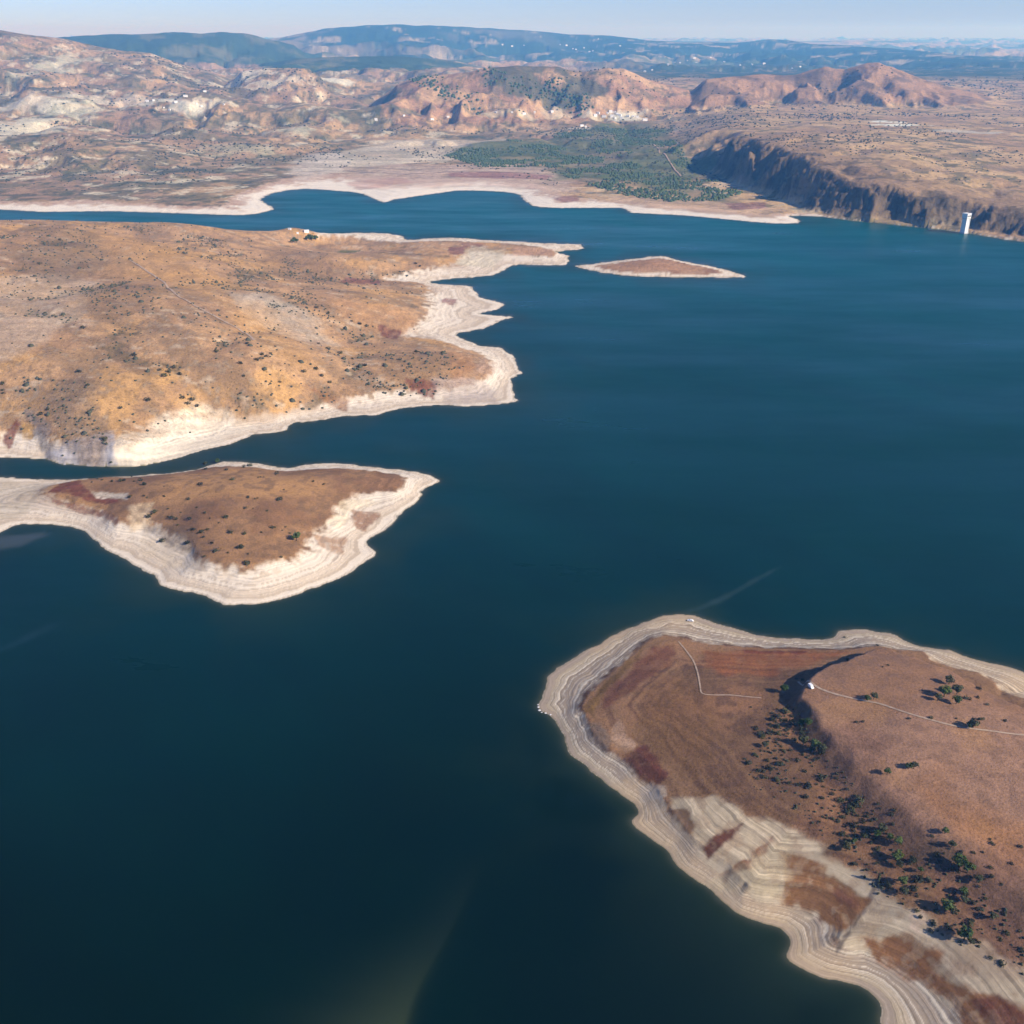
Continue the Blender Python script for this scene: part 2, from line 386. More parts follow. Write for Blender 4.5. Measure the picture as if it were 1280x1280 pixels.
        base = base + np.where(yf < 3400, sstep(.03, .15, s1) * (1 - sstep(.85, .99, s1)), 0) * led * .62 * np.sin(2 * np.pi * base / led + 4 * fbm(xf, yf, 60, 3, 40)) / 3.0
        hi_ = s1
        rr = np.interp(yf, [2600, 3200, 4200, 6000, 9000, 15000, 40000], [3, 18, 42, 55, 60, 100, 140]).astype(F)
        sc1 = np.interp(yf, [2600, 6000, 12000, 40000], [1, 1, 2, 4])
        nn = (fbm(xf, yf, 520, 6, 21) - 0.5) * 1.5 + (ridged(xf, yf, 900, 6, 23) - 0.42) * 1.0
        nn = nn + (.45 - ridged(xf + (fbm(xf, yf, 200, 3, 26) - .5) * 160, yf, 300, 5, 25)) * .95
        rr = rr * (1 - .8 * sstep(.05, .16, xf / yf) * sstep(3400, 4400, yf) * (yf < 10000))
        base = base + rr * nn * (1 + .35 * sstep(.0, -.15, xf / yf)) * sstep(0, 300, dB) * (1 - 0.8 * hi_ * (yf < 5600))
        h = base
        rid_ = np.zeros(xf.shape, np.int8)
        av = xf / yf
        for i, r in enumerate(RIDGES):
            zc = np.interp(av, r['a'], r['z'], left=-1e3, right=-1e3)
            edge = np.clip(np.minimum(av - r['a'][0], r['a'][-1] - av) / 0.03, 0, 1)
            Dr = np.interp(av, r['a'], r['d']) + (fbm(xf, np.zeros_like(yf), r['wf'] * 0.9, 2, 300 + i) - 0.5) * r['wf'] * 0.5
            q = yf - Dr
            p = np.where(q < 0, np.clip(1 + q / r['wf'], 0, 1), np.clip(1 - q / r['wb'], 0, 1))
            p = p * p * (3 - 2 * p) * 0.55 + p * 0.45
            gl = ridged(xf * 1.0, yf * 0.55, r['wf'] * 0.42, 5, 200 + i * 7) * .62 + ridged(xf, yf * .5, r['wf'] * .17, 4, 207 + i * 7) * .38
            hgt = np.maximum(zc - base, 0) * edge
            lay = hgt * p - np.clip(1.2 - gl * 2.3, 0, 1) * hgt * r['rug'] * 2.6 * p * (1 - p) * 1.6 - hgt * 0.09 * (1 - fbm(xf, yf, r['wf'] * 0.12, 3, 260 + i)) * p
            hn = base + np.maximum(lay, 0)
            rid_ = np.where((hn > h) & (lay > 12), i + 1, rid_).astype(np.int8)
            h = np.maximum(h, hn)
        zz = h * np.where(yf < 3700, t, 1.0)
        zz = np.where(dB > 0, np.maximum(zz, 2.5 + 4 * sstep(0, 200, dB)), zz)
        zz = np.where(dS > 0, zz + 0.05, np.maximum(dS * 0.1, -7))
        cur = reg[f] > 0
        take = (dS > 0) | (~cur & (dS > dsh[f])) | (cur & (dsh[f] <= 0) & (dS > dsh[f]))
        sel = np.nonzero(f.ravel())[0][take]
        z.ravel()[sel] = zz[take]; reg.ravel()[sel] = 5
        band.ravel()[sel] = t[take]; dsh.ravel()[sel] = dS[take]; dbk.ravel()[sel] = dB[take]; hi.ravel()[sel] = hi_[take]; rid.ravel()[sel] = rid_[take]; dcl.ravel()[sel] = dC[take]
    return dict(z=z, reg=reg, band=band, dsh=dsh, dbk=dbk, scarp=scarp, hi=hi, rid=rid, dcl=dcl)

def ground(x, y):
    x = np.atleast_1d(np.asarray(x, F)); y = np.atleast_1d(np.asarray(y, F))
    return field(x, y)['z']

def pick(uv, dmin=250.0, dmax=9000.0, steps=500):
    """where the sight lines through these photo pixels meet the ground"""
    uv = np.asarray(uv, float)
    D = np.geomspace(dmin, dmax, steps)
    dx, dy, dz = ray(uv[:, 0], uv[:, 1])
    X = (dx / dy)[:, None] * D; Z = CAM_H + (dz / dy)[:, None] * D; Y = np.repeat(D[None], len(uv), 0)
    gz = np.maximum(field(X, Y)['z'], 0)
    below = Z <= gz
    i = np.where(below.any(1), below.argmax(1), steps - 1); i = np.maximum(i, 1)
    lo = D[i - 1]; hi = D[i]
    for _ in range(12):
        mid = (lo + hi) / 2
        zz = CAM_H + dz / dy * mid
        b = zz <= np.maximum(ground(dx / dy * mid, mid), 0)
        hi = np.where(b, mid, hi); lo = np.where(b, lo, mid)
    return np.column_stack([dx / dy * hi, hi, ground(dx / dy * hi, hi)])

# ------------------------------------------------------------------ ground grid (fine near the lake, coarser towards the horizon)
v_rows = np.arange(1400, 296, -1.6)
y_near = unproj(np.full_like(v_rows, 640.0), v_rows, 0)[1]
y_mid = np.arange(y_near[-1] + 9, 3700, 9.0)
y_far = [y_mid[-1]]
while y_far[-1] < 9000: y_far.append(y_far[-1] * 1.0042)
while y_far[-1] < 48000: y_far.append(y_far[-1] * 1.013)
YR = np.concatenate([y_near, y_mid, np.array(y_far[1:])])
SCOL = np.arange(-200, 1485, 1.6)
GY = np.repeat(YR[:, None], len(SCOL), 1)
GX = (SCOL[None] - 640) / FPX * (GY * CP + CAM_H * SP)
G = field(GX, GY)
GZ = G['z']
NR, NC = GY.shape
print('grid', NR, NC)

# ------------------------------------------------------------------ what the ground is made of (albedo)
def srgb(r, g, b, k=0.80):
    c = np.array([r, g, b], float) / 255
    lin = np.where(c <= 0.04045, c / 12.92, ((c + 0.055) / 1.055) ** 2.4)
    w = np.clip(((r + g + b) / 3 - 120) / 75, 0, 1)
    return (lin * k * np.array([1.03, 1.05 - .03 * w, 0.84 + .16 * w])).astype(F)

def mixc(c, col, m):
    m = np.clip(m, 0, 1)[..., None].astype(F)
    return c * (1 - m) + np.asarray(col, F) * m

# soil and vegetation patches, and one dark gully line: (pixel outline, height, colour, strength, soft edge m, ragged edge m)
PATCH = [
    ([(834,990),(892,997),(931,1021),(970,1038),(994,1043),(1038,1074),(1096,1113),(1149,1147),(1183,1181),(1207,1181),(1285,1222),(1400,1330),(1500,1440),(1330,1425),(1222,1285),(1164,1222),(1125,1192),(1081,1176),(1050,1180),(1038,1138),(975,1117),(936,1110),(878,1058),(839,1014)], 9, (206,186,156), .92, 3, 5),
    ([(1048,1182),(1046,1176),(1075,1138),(1094,1110),(1098,1112),(1080,1140)], 9, (112,98,96), .8, 1, 1.5),  # narrow dark line along the bank gully, set in the ground colour
    # foreground headland
    ([(1110,922),(1180,932),(1205,975),(1285,1010),(1285,1045),(1230,1030),(1170,990),(1115,955)], 44, (182,124,80), .55, 14, 20),
    ([(1020,870),(1080,880),(1110,950),(1150,1010),(1110,1010),(1060,950),(1020,900)], 42, (146,104,88), .5, 10, 14),
    ([(1170,1040),(1285,1040),(1285,1160),(1230,1140),(1180,1090)], 42, (128,92,80), .6, 14, 18),
    ([(878,806),(1060,812),(1020,826),(965,846),(895,842),(876,832)], 10, (146,88,58), .8, 4, 5),
    ([(930,808),(1010,810),(1005,815),(930,814)], 9, (112,56,44), .8, 1.5, 2),
    ([(728,883),(763,843),(805,803),(801,817),(754,864),(742,892)], 9, (138,102,62), .85, 2, 2),
    ([(812,796),(845,796),(848,817),(824,836),(777,866),(748,888),(757,862),(790,830)], 12, (118,72,58), .8, 3, 5),
    ([(800,850),(850,840),(880,870),(900,930),(880,975),(830,945),(790,890)], 18, (126,90,64), .6, 8, 10),
    ([(765,904),(775,890),(786,912),(800,922),(786,928),(765,918)], 13, (186,152,130), .7, 2, 2),
    ([(738,900),(752,902),(765,922),(758,932),(742,915)], 9, (140,122,116), .7, 2, 2),
    ([(779,932),(810,927),(833,960),(826,973),(800,963)], 12, (100,56,48), .9, 2.5, 3),
    ([(800,966),(836,972),(832,982),(806,984)], 12, (210,192,170), .6, 1.5, 3),
    ([(977,1057),(1020,1072),(1087,1120),(1062,1155),(1022,1124),(982,1112)], 13, (138,94,64), .95, 2, 2.5),
    ([(1030,1090),(1060,1105),(1086,1122),(1076,1130),(1050,1118)], 14, (112,70,60), .7, 2, 3),
    ([(1082,1158),(1140,1163),(1180,1185),(1172,1200),(1217,1230),(1250,1238),(1285,1258),(1400,1350),(1340,1370),(1225,1282),(1195,1240),(1150,1207),(1100,1182)], 13, (140,94,64), .95, 2, 2.5),
    ([(1215,1235),(1250,1240),(1290,1262),(1290,1290),(1250,1272)], 14, (104,58,48), .8, 2, 3),
    ([(877,1047),(910,1030),(932,1024),(918,1040),(887,1058)], 12, (104,58,46), .95, 1.5, 1.5),
    ([(905,1075),(940,1060),(967,1040),(962,1053),(940,1071),(910,1083)], 13, (128,78,54), .9, 1.5, 2),
    ([(837,1002),(860,1005),(872,1027),(862,1032),(847,1016)], 11, (128,92,72), .85, 1.5, 2),
    ([(1142,1132),(1152,1130),(1163,1140),(1152,1152),(1141,1145)], 19, (216,188,160), .8, 1.5, 2),
    ([(880,1090),(960,1060),(985,1048),(990,1090),(975,1110),(925,1110)], 9, (206,186,150), .5, 3, 3),
    # near headland
    ([(56,611),(77,600),(98,597),(108,611),(122,620),(150,626),(150,633),(112,625),(80,614)], 10, (122,66,56), .9, 1.5, 2),
    ([(56,612),(70,620),(100,628),(131,637),(150,651),(144,655),(128,642),(95,633),(65,622)], 10, (146,98,78), .8, 1.2, 1.5),
    ([(112,609),(160,618),(158,624),(118,616)], 14, (226,208,182), .9, 1.5, 2),
    ([(162,628),(194,626),(187,645),(160,650)], 18, (222,194,156), .7, 3, 5),
    ([(170,655),(225,664),(250,700),(215,695),(180,675)], 16, (226,202,168), .6, 3, 6),
    ([(180,640),(225,640),(255,675),(262,695),(240,690),(215,660)], 24, (128,104,92), .6, 4, 7),
    ([(439,630),(476,630),(457,653),(439,648)], 10, (164,120,96), .85, 2, 3),
    ([(457,592),(503,597),(500,607),(453,606)], 9, (156,114,88), .8, 2, 3),
    ([(392,665),(432,662),(429,684),(394,677)], 10, (176,136,110), .8, 2, 4),
    ([(411,648),(424,622),(450,612),(478,617),(440,626),(425,650)], 13, (236,214,176), .6, 2, 4),
    ([(60,604),(0,598),(-60,600),(-60,650),(0,650),(40,640)], 2, (186,170,148), .5, 8, 8),
    # peninsula
    ([(130,580),(160,556),(205,538),(262,518),(300,512),(310,522),(280,552),(200,580)], 8, (240,224,198), .75, 9, 18),
    ([(58,560),(140,552),(152,584),(78,582)], 9, (184,178,182), .85, 3, 5),
    ([(28,512),(62,526),(60,552),(50,548),(36,524)], 22, (130,118,122), .8, 3, 4),
    ([(0,545),(22,532),(28,535),(8,552)], 12, (126,70,58), .85, 2, 2),
    ([(28,533),(45,538),(40,546),(28,545)], 12, (192,148,92), .8, 2, 2),
    ([(0,365),(60,352),(112,374),(104,402),(20,432),(0,432)], 66, (214,190,164), .45, 20, 90),
    ([(55,430),(95,420),(110,455),(80,475)], 56, (190,164,146), .4, 12, 50),
    ([(60,490),(110,480),(130,520),(120,545),(80,530)], 36, (150,124,108), .7, 8, 12),
    ([(265,372),(330,366),(375,385),(372,402),(300,392)], 52, (208,194,174), .45, 12, 60),
    ([(110,288),(200,288),(250,330),(340,388),(380,412),(260,372),(180,332)], 76, (208,158,102), .6, 30, 60),
    ([(400,385),(500,378),(525,390),(500,405),(420,402)], 24, (204,152,106), .5, 12, 16),
    ([(40,285),(112,285),(130,322),(60,350),(30,330)], 78, (132,108,88), .55, 20, 40),
    ([(100,352),(190,352),(192,384),(120,392)], 78, (138,108,88), .55, 12, 25),
    ([(330,300),(400,305),(420,345),(360,350),(330,330)], 40, (146,114,94), .6, 15, 30),
    ([(480,440),(560,430),(580,455),(540,475),(470,465)], 22, (150,116,88), .6, 8, 12),
    ([(560,435),(590,440),(600,458),(570,474),(560,460)], 14, (188,134,92), .6, 6, 6),
    ([(430,352),(475,349),(475,356),(425,357)], 9, (142,92,82), .9, 3, 4),
    ([(472,411),(503,413),(497,424),(478,419)], 9, (136,86,76), .9, 2, 3),
    ([(505,478),(548,480),(542,491),(515,488)], 8, (136,82,66), .9, 2, 3),
    ([(380,490),(435,494),(433,503),(420,500)], 12, (160,112,80), .8, 3, 3),
    ([(560,310),(582,308),(578,319),(562,321)], 8, (146,98,90), .9, 2, 3),
    ([(575,303),(605,304),(600,310),(580,309)], 7, (150,102,92), .7, 3, 3),
    ([(590,308),(636,314),(612,332),(568,330)], 6, (206,192,162), .6, 4, 6),
    ([(555,372),(572,372),(568,379),(550,378)], 5, (156,106,100), .8, 2, 2),
    ([(640,308),(692,311),(692,320),(640,320)], 4, (196,152,124), .8, 3, 4),
    ([(600,448),(618,452),(612,470),(590,470)], 6, (186,150,128), .7, 4, 6),
    ([(540,482),(610,478),(625,500),(560,503)], 4, (188,168,158), .6, 4, 6),
    # islet
    ([(745,333),(790,327),(840,325),(890,336),(850,338),(780,337)], 6, (176,132,104), .8, 4, 5),
    # far shore
    ([(425,205),(526,205),(640,205),(694,215),(727,232),(700,245),(660,236),(600,228),(480,235),(440,230)], 8, (206,178,158), .7, 30, 40),
    ([(560,216),(620,214),(690,219),(684,224),(600,222),(560,221)], 8, (150,102,100), .8, 8, 12),
    ([(430,228),(500,222),(520,228),(450,236)], 6, (192,150,136), .6, 8, 14),
    ([(760,245),(850,246),(980,262),(970,272),(850,262),(770,254)], 5, (206,172,142), .7, 12, 20),
    ([(905,253),(955,253),(960,260),(915,262)], 6, (138,92,92), .8, 6, 8),
    ([(690,246),(720,244),(725,250),(700,252)], 6, (146,104,100), .8, 6, 8),
    ([(425,188),(500,172),(560,172),(640,172),(620,190),(520,200),(440,203)], 20, (226,210,182), .75, 40, 160),
    ([(350,215),(403,190),(430,190),(430,212),(380,222)], 12, (222,206,184), .7, 20, 60),
    ([(555,192),(640,178),(700,170),(780,163),(830,168),(850,192),(868,212),(930,238),(900,246),(840,248),(780,240),(730,226),(680,206),(600,206)], 14, (92,104,72), .8, 30, 190),
    ([(700,200),(760,192),(790,205),(760,214),(720,210)], 16, (136,120,104), .6, 20, 60),
]
PATCHW = []
for pts, zz, rgb, al, soft, rag in PATCH:
    PATCHW.append((px_poly([(p[0], p[1]) for p in pts], zz), srgb(*rgb), al, soft, rag))
# bright bare rock, quarries and dark woods on the far hills: pixel, northing, radii (m), colour
SPOT = [((775,146),5050,150,80,(236,226,214),.8),((745,148),5000,80,45,(222,204,184),.6),((1100,152),4250,110,80,(236,232,230),1.0),((1124,156),4150,120,60,(240,236,230),1.0),
        ((300,98),6050,260,160,(236,216,196),.9),((340,104),5900,180,120,(226,206,188),.7),((418,100),6250,180,130,(238,226,210),.9),((15,160),4500,220,300,(220,206,190),.8),
        ((50,158),4500,200,160,(210,196,176),.6),((95,138),5200,180,300,(212,204,184),.7),((65,85),5400,130,500,(206,196,178),.7),((40,122),5600,300,120,(224,208,196),.7),((110,122),5600,300,120,(222,204,192),.6),
        ((180,128),5500,200,90,(230,220,214),.6),((240,130),5500,160,80,(226,220,214),.6),((370,162),4500,120,90,(224,208,180),.7),((620,141),5250,130,60,(214,198,174),.5),((660,142),5200,110,50,(214,198,174),.5),
        ((300,185),3900,200,140,(206,188,160),.6),((690,141),5200,90,40,(216,200,178),.5),((725,160),4600,90,60,(232,216,196),.7),((1210,165),3900,120,70,(196,190,190),.7),((990,155),4150,90,40,(120,100,104),.8)]
SPOTW = []
for p_, (uv, D, rx, ry, rgb, al) in zip(pick([q[0] for q in SPOT], 2600, 9000), SPOT):
    SPOTW.append((p_[0], p_[1], rx * .8, ry * .8, srgb(*rgb), al * .8))

def albedo(x, y, g):
    z, reg, band, dsh, dbk = g['z'], g['reg'], g['band'], g['dsh'], g['dbk']
    N = x.shape
    c = np.zeros(N + (3,), F) + srgb(170, 130, 105)
    bare = np.zeros(N, F); linec = np.zeros(N, F)
    n1 = fbm(x, y, 30, 4, 501); n2 = fbm(x, y, 7, 3, 503); n3 = fbm(x, y, 110, 4, 505)
    # --- headland interior
    m = reg == 1
    if m.any():
        xx, yy, zz = x[m], y[m], z[m]
        a, b, d = n1[m], n2[m], n3[m]
        cc = np.zeros((m.sum(), 3), F) + srgb(136, 94, 66)
        cc = mixc(cc, srgb(158, 106, 74), sstep(.42, .62, a))
        cc = mixc(cc, srgb(112, 76, 60), sstep(.5, .7, b) * .7)
        lines = fbm(dbk[m] + (d - .5) * 16 + (b - .5) * 2.5, a * 0 + 3.3, 3.4, 3, 510, .6)
        cc = mixc(cc, srgb(98, 66, 52), sstep(.50, .64, lines) * .75 * sstep(75, 15, dbk[m])); cc = mixc(cc, srgb(170, 122, 86), sstep(.46, .36, lines) * .5 * sstep(75, 15, dbk[m]))
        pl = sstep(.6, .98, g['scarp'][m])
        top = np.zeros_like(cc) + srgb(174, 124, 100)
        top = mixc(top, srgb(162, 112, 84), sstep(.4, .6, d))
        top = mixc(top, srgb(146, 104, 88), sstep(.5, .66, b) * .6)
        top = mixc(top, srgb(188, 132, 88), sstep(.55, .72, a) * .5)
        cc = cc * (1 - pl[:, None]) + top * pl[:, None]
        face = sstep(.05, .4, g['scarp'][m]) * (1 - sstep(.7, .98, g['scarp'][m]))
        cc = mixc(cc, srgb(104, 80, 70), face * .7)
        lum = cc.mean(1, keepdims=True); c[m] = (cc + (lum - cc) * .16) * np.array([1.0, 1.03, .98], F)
    m = reg == 2
    if m.any():
        a, b = n1[m], n2[m]
        cc = np.zeros((m.sum(), 3), F) + srgb(164, 122, 92)
        cc = mixc(cc, srgb(146, 106, 82), sstep(.42, .62, a)); cc = mixc(cc, srgb(190, 142, 98), sstep(.56, .72, n3[m]) * .8)
        cc = mixc(cc, srgb(128, 98, 80), sstep(.54, .68, b) * .6)
        c[m] = cc
    m = reg == 3
    if m.any():
        a, b, d = n1[m], n2[m], n3[m]
        e = fbm(x[m], y[m], 55, 4, 520); s = fbm(x[m] * .6 + y[m] * .8, y[m] * .25 - x[m] * .2, 22, 4, 521)
        cc = np.zeros((m.sum(), 3), F) + srgb(202, 158, 118)
        cc = mixc(cc, srgb(208, 160, 108), sstep(.45, .65, d)); cc = mixc(cc, srgb(178, 138, 108), sstep(.46, .62, e) * .8)
        cc = mixc(cc, srgb(140, 112, 92), sstep(.52, .66, s) * .6); cc = mixc(cc, srgb(216, 188, 158), sstep(.58, .72, b) * sstep(.45, .6, s) * .6)
        cc = mixc(cc, srgb(126, 102, 84), sstep(.56, .68, b) * .5)
        dr = ridged(x[m] + (fbm(x[m], y[m], 85, 3, 44) - .5) * 68, y[m], 136, 5, 42)
        cc = mixc(cc, srgb(112, 96, 76), sstep(.62, .8, dr + (b - .5) * .3) * .7)
        cc = mixc(cc, srgb(222, 196, 164), sstep(.60, .68, fbm(x[m] * .5, y[m] * 1.2, 9, 4, 524, .65)) * sstep(.42, .62, a) * .55)
        c[m] = cc
    m = reg == 4
    if m.any():
        c[m] = mixc(np.zeros((m.sum(), 3), F) + srgb(186, 146, 118), srgb(160, 118, 96), sstep(.45, .6, n1[m]))
    m = reg == 5
    if m.any():
        xx, yy, rid, hi = x[m], y[m], g['rid'][m], g['hi'][m]
        k = np.clip(yy / 3200, 1, 6)
        # coordinates scaled with coarser octaves further out
        p1 = fbm(xx, yy, 260, 6, 530, .62); p2 = fbm(xx, yy, 120, 5, 531, .62); p3 = fbm(xx, yy, 600, 6, 532, .6); p4 = fbm(xx, yy, 45, 4, 533, .65)
        cc = np.zeros((m.sum(), 3), F) + srgb(186, 146, 118)
        cc = mixc(cc, srgb(168, 128, 108), sstep(.42, .6, p1)); cc = mixc(cc, srgb(206, 162, 118), sstep(.5, .66, p3) * .7)
        left = sstep(0.05, -0.15, xx / yy)
        cc = mixc(cc, srgb(150, 116, 104), left * .35)
        cc = mixc(cc, srgb(84, 88, 74), sstep(.50, .60, p2) * (.42 + .15 * left))
        cc = mixc(cc, srgb(76, 80, 70), sstep(.55, .62, p4) * .7 * (1 - .4 * hi))
        cc = mixc(cc, srgb(226, 206, 184), sstep(.60, .70, fbm(xx, yy, 80, 5, 535, .7)) * (.3 + .35 * left))
        cc = mixc(cc, srgb(66, 76, 62), sstep(.53, .66, fbm(xx, yy, 300, 7, 537, .7)) * .45 * (yy > 3300) * (1 - .8 * hi))
        # plateau top and cliff
        tan = np.zeros_like(cc) + srgb(196, 156, 120)
        tan = mixc(tan, srgb(176, 136, 110), sstep(.45, .6, p1)); tan = mixc(tan, srgb(96, 92, 78), sstep(.555, .61, p4) * .75)
        tan = mixc(tan, srgb(150, 118, 104), sstep(.55, .65, p2) * .7)
        cc = cc * (1 - hi[:, None]) + tan * hi[:, None]
        nearf = (yy < 3400)
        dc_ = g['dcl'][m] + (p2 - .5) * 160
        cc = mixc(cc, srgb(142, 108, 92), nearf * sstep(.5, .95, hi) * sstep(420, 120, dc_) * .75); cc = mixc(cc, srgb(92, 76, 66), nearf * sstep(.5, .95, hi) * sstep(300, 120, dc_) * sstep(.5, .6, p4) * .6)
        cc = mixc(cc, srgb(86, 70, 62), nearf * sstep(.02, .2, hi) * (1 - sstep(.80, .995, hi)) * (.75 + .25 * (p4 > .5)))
        # hills
        br = np.zeros_like(cc) + srgb(192, 148, 118)
        br = mixc(br, srgb(164, 120, 104), sstep(.44, .6, p2)); br = mixc(br, srgb(70, 78, 66), sstep(.58, .66, fbm(xx, yy, 330, 5, 548, .6)) * .8); br = mixc(br, srgb(84, 82, 74), sstep(.57, .64, p4) * .6)
        cc = np.where(((rid == 6) | (rid == 7))[:, None], br, cc)
        pr = np.zeros_like(cc) + srgb(166, 124, 104); pr = mixc(pr, srgb(124, 96, 86), sstep(.46, .6, p2))
        cc = np.where((rid == 7)[:, None], pr, cc)
        fo = np.zeros_like(cc) + srgb(62, 78, 60); fo = mixc(fo, srgb(120, 112, 90), sstep(.55, .66, fbm(xx, yy, 500, 6, 549, .68)) * .7)
        cc = np.where(((rid == 8) | (rid == 9))[:, None], fo, cc)
        av = xx / yy
        mt = np.zeros_like(cc) + srgb(48, 66, 54)
        q3 = fbm(xx, yy, 1500, 7, 540, .68)
        mt = mixc(mt, srgb(170, 144, 128), sstep(.47, .62, q3) * sstep(.1, -.12, av) * .6); mt = mixc(mt, srgb(186, 164, 148), sstep(.60, .67, fbm(xx, yy, 420, 6, 541, .7)) * .7)
        cc = np.where((rid == 10)[:, None], mt, cc)
        pf = np.zeros_like(cc) + srgb(176, 150, 130); pf = mixc(pf, srgb(90, 100, 84), sstep(.46, .56, q3))
        cc = np.where((rid == 11)[:, None] | ((rid == 0) & (yy > 12000))[:, None], pf, cc)
        wood = (rid == 0) * sstep(7000, 7900, yy + (p3 - .5) * 900) * (yy < 12500) * sstep(.04, .14, av)
        cc = mixc(cc, srgb(50, 70, 56), wood * (.95 - .5 * sstep(.57, .64, p2)))
        for sx, sy, rx, ry, rgb, al in SPOTW:
            d = np.hypot((xx - sx) / rx, (yy - sy) / ry)
            w = d < 2.2
            if w.any():
                q = sstep(1.15, .55, d[w] + (fbm(xx[w], yy[w], 70, 4, 551, .65) - .5) * 2.2)
                cc[w] = mixc(cc[w], rgb, q * al)
        lum = cc.mean(1, keepdims=True); cc = cc + (lum - cc) * .12
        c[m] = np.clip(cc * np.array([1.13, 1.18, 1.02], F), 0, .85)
    # --- drawdown belt: bare banded sediment between water's edge and bank
    inb = (band < 0.9999) & (reg > 0)
    if inb.any():
        r = reg[inb]; t = band[inb]; xx, yy, zz = x[inb], y[inb], z[inb]
        a, b = n1[inb], n2[inb]
        lc = t * 34 + (n3[inb] - .5) * 2.5 + (b - .5) * .35
        st = fbm(lc, lc * 0 + 7.7, 1.7, 3, 560, .65)
        st2 = fbm(lc, lc * 0 + 2.2, 9, 2, 563)
        hb = np.zeros((inb.sum(), 3), F) + srgb(208, 188, 160)
        hb = mixc(hb, srgb(178, 158, 142), sstep(.42, .58, st2))
        hb = mixc(hb, srgb(222, 206, 180), sstep(.54, .63, st)); hb = mixc(hb, srgb(140, 120, 102), sstep(.47, .36, st) * .35)
        hb = mixc(hb, srgb(208, 178, 142), sstep(.5, .66, n3[inb]) * .5)
        lb_ = np.zeros_like(hb) + srgb(238, 218, 190)
        lb_ = mixc(lb_, srgb(226, 204, 176), sstep(.42, .56, st)); lb_ = mixc(lb_, srgb(246, 230, 206), sstep(.5, .62, st2) * .7)
        lb_ = mixc(lb_, srgb(190, 162, 134), sstep(.58, .72, b) * sstep(.45, .9, t) * .6)
        lb_ = mixc(lb_, srgb(176, 150, 128), sstep(.44, .34, st) * .5)
        lb_ = mixc(lb_, srgb(170, 134, 108), sstep(.55, .66, n3[inb] + (b - .5) * .4) * sstep(.35, .9, t) * .6)
        fb_ = np.zeros_like(hb) + srgb(244, 230, 208)
        fb_ = mixc(fb_, srgb(204, 172, 148), sstep(.35, .75, t + (a - .5) * .9)); fb_ = mixc(fb_, srgb(150, 112, 104), sstep(.56, .68, b) * sstep(.4, .8, t) * .6)
        bc = np.where((r == 1)[:, None], hb, np.where((r == 5)[:, None], fb_, lb_))
        edge = sstep(.82 + .0, 1.0, t + (b - .5) * .35)
        keep = c[inb]
        bare[inb] = 1 - edge; linec[inb] = lc
        out = bc * (1 - edge[:, None]) + keep * edge[:, None]
        d = dsh[inb]
        wet = sstep(1.6, 0.1, d / np.clip(yy / 500, 1, 6)) * .5
        out = mixc(out, srgb(110, 100, 88), wet)
        c[inb] = out
    for poly, rgb, al, soft, rag in PATCHW:
        lo = poly.min(0) - 60; hi_ = poly.max(0) + 60
        w = (x > lo[0]) & (x < hi_[0]) & (y > lo[1]) & (y < hi_[1]) & (z > -0.5)
        if w.any():
            xw, yw = x[w], y[w]
            d = sdist(xw, yw, poly, 900.0) + (fbm(xw, yw, max(rag * 2.6, 6), 4, 570, .5) - .5) * rag * 2.6
            q = sstep(-soft * .9, soft * .9, d) * al * (.7 + .3 * sstep(.3, .5, fbm(xw, yw, max(rag * 1.5, 4), 3, 579)))
            bl = np.where(reg[w] == 1, dbk[w], dsh[w])
            tex = (.86 + .28 * fbm(xw, yw, max(rag * .4, 2), 3, 575)) * (.55 + .9 * fbm(bl + (n1[w] - .5) * 6, bl * 0, np.where(reg[w] == 5, 30., 3.0), 3, 577, .6))
            c[w] = mixc(c[w], rgb * tex[:, None], q)
            if rgb.mean() < .22: bare[w] *= np.where((reg[w] == 1) & (dbk[w] < 60), 1 - q * .3, 1 - q)
            elif al > .9 and soft == 3: bare[w] = np.maximum(bare[w], q); linec[w] = np.where(q > .3, 34 + dbk[w] * .8, linec[w])
    und = z < 0
    c[und] = srgb(120, 112, 84)
    return np.clip(c, 0.01, 0.85), bare, linec

CG, CBARE, CLINE = albedo(GX.astype(F), GY.astype(F), G)

# ------------------------------------------------------------------ materials
def mat(name):
    m = bpy.data.materials.new(name); m.use_nodes = True
    nt = m.node_tree
    return m, nt, nt.nodes['Principled BSDF'], nt.nodes

def N_(nt, kind, **kw):
    n = nt.nodes.new(kind)
    for k, v in kw.items():
        setattr(n, k, v)
    return n

def plain(name, rgb, rough=0.8, var=0.0, scale=1.0, metallic=0.0):
    m, nt, p, nd = mat(name)
    p.inputs['Roughness'].default_value = rough
    p.inputs['Metallic'].default_value = metallic
    p.inputs['Specular IOR Level'].default_value = 0.3
    tc = N_(nt, 'ShaderNodeTexCoord'); nz = N_(nt, 'ShaderNodeTexNoise'); rp = N_(nt, 'ShaderNodeValToRGB')
    nz.inputs['Scale'].default_value = scale; nz.inputs['Detail'].default_value = 4
    r = np.array(rgb)
    rp.color_ramp.elements[0].position = .3; rp.color_ramp.elements[1].position = .7
    rp.color_ramp.elements[0].color = (*(r * (1 - var)), 1); rp.color_ramp.elements[1].color = (*np.clip(r * (1 + var), 0, .9), 1)
    nt.links.new(tc.outputs['Object'], nz.inputs['Vector']); nt.links.new(nz.outputs['Fac'], rp.inputs['Fac'])
    nt.links.new(rp.outputs['Color'], p.inputs['Base Color'])
    return m

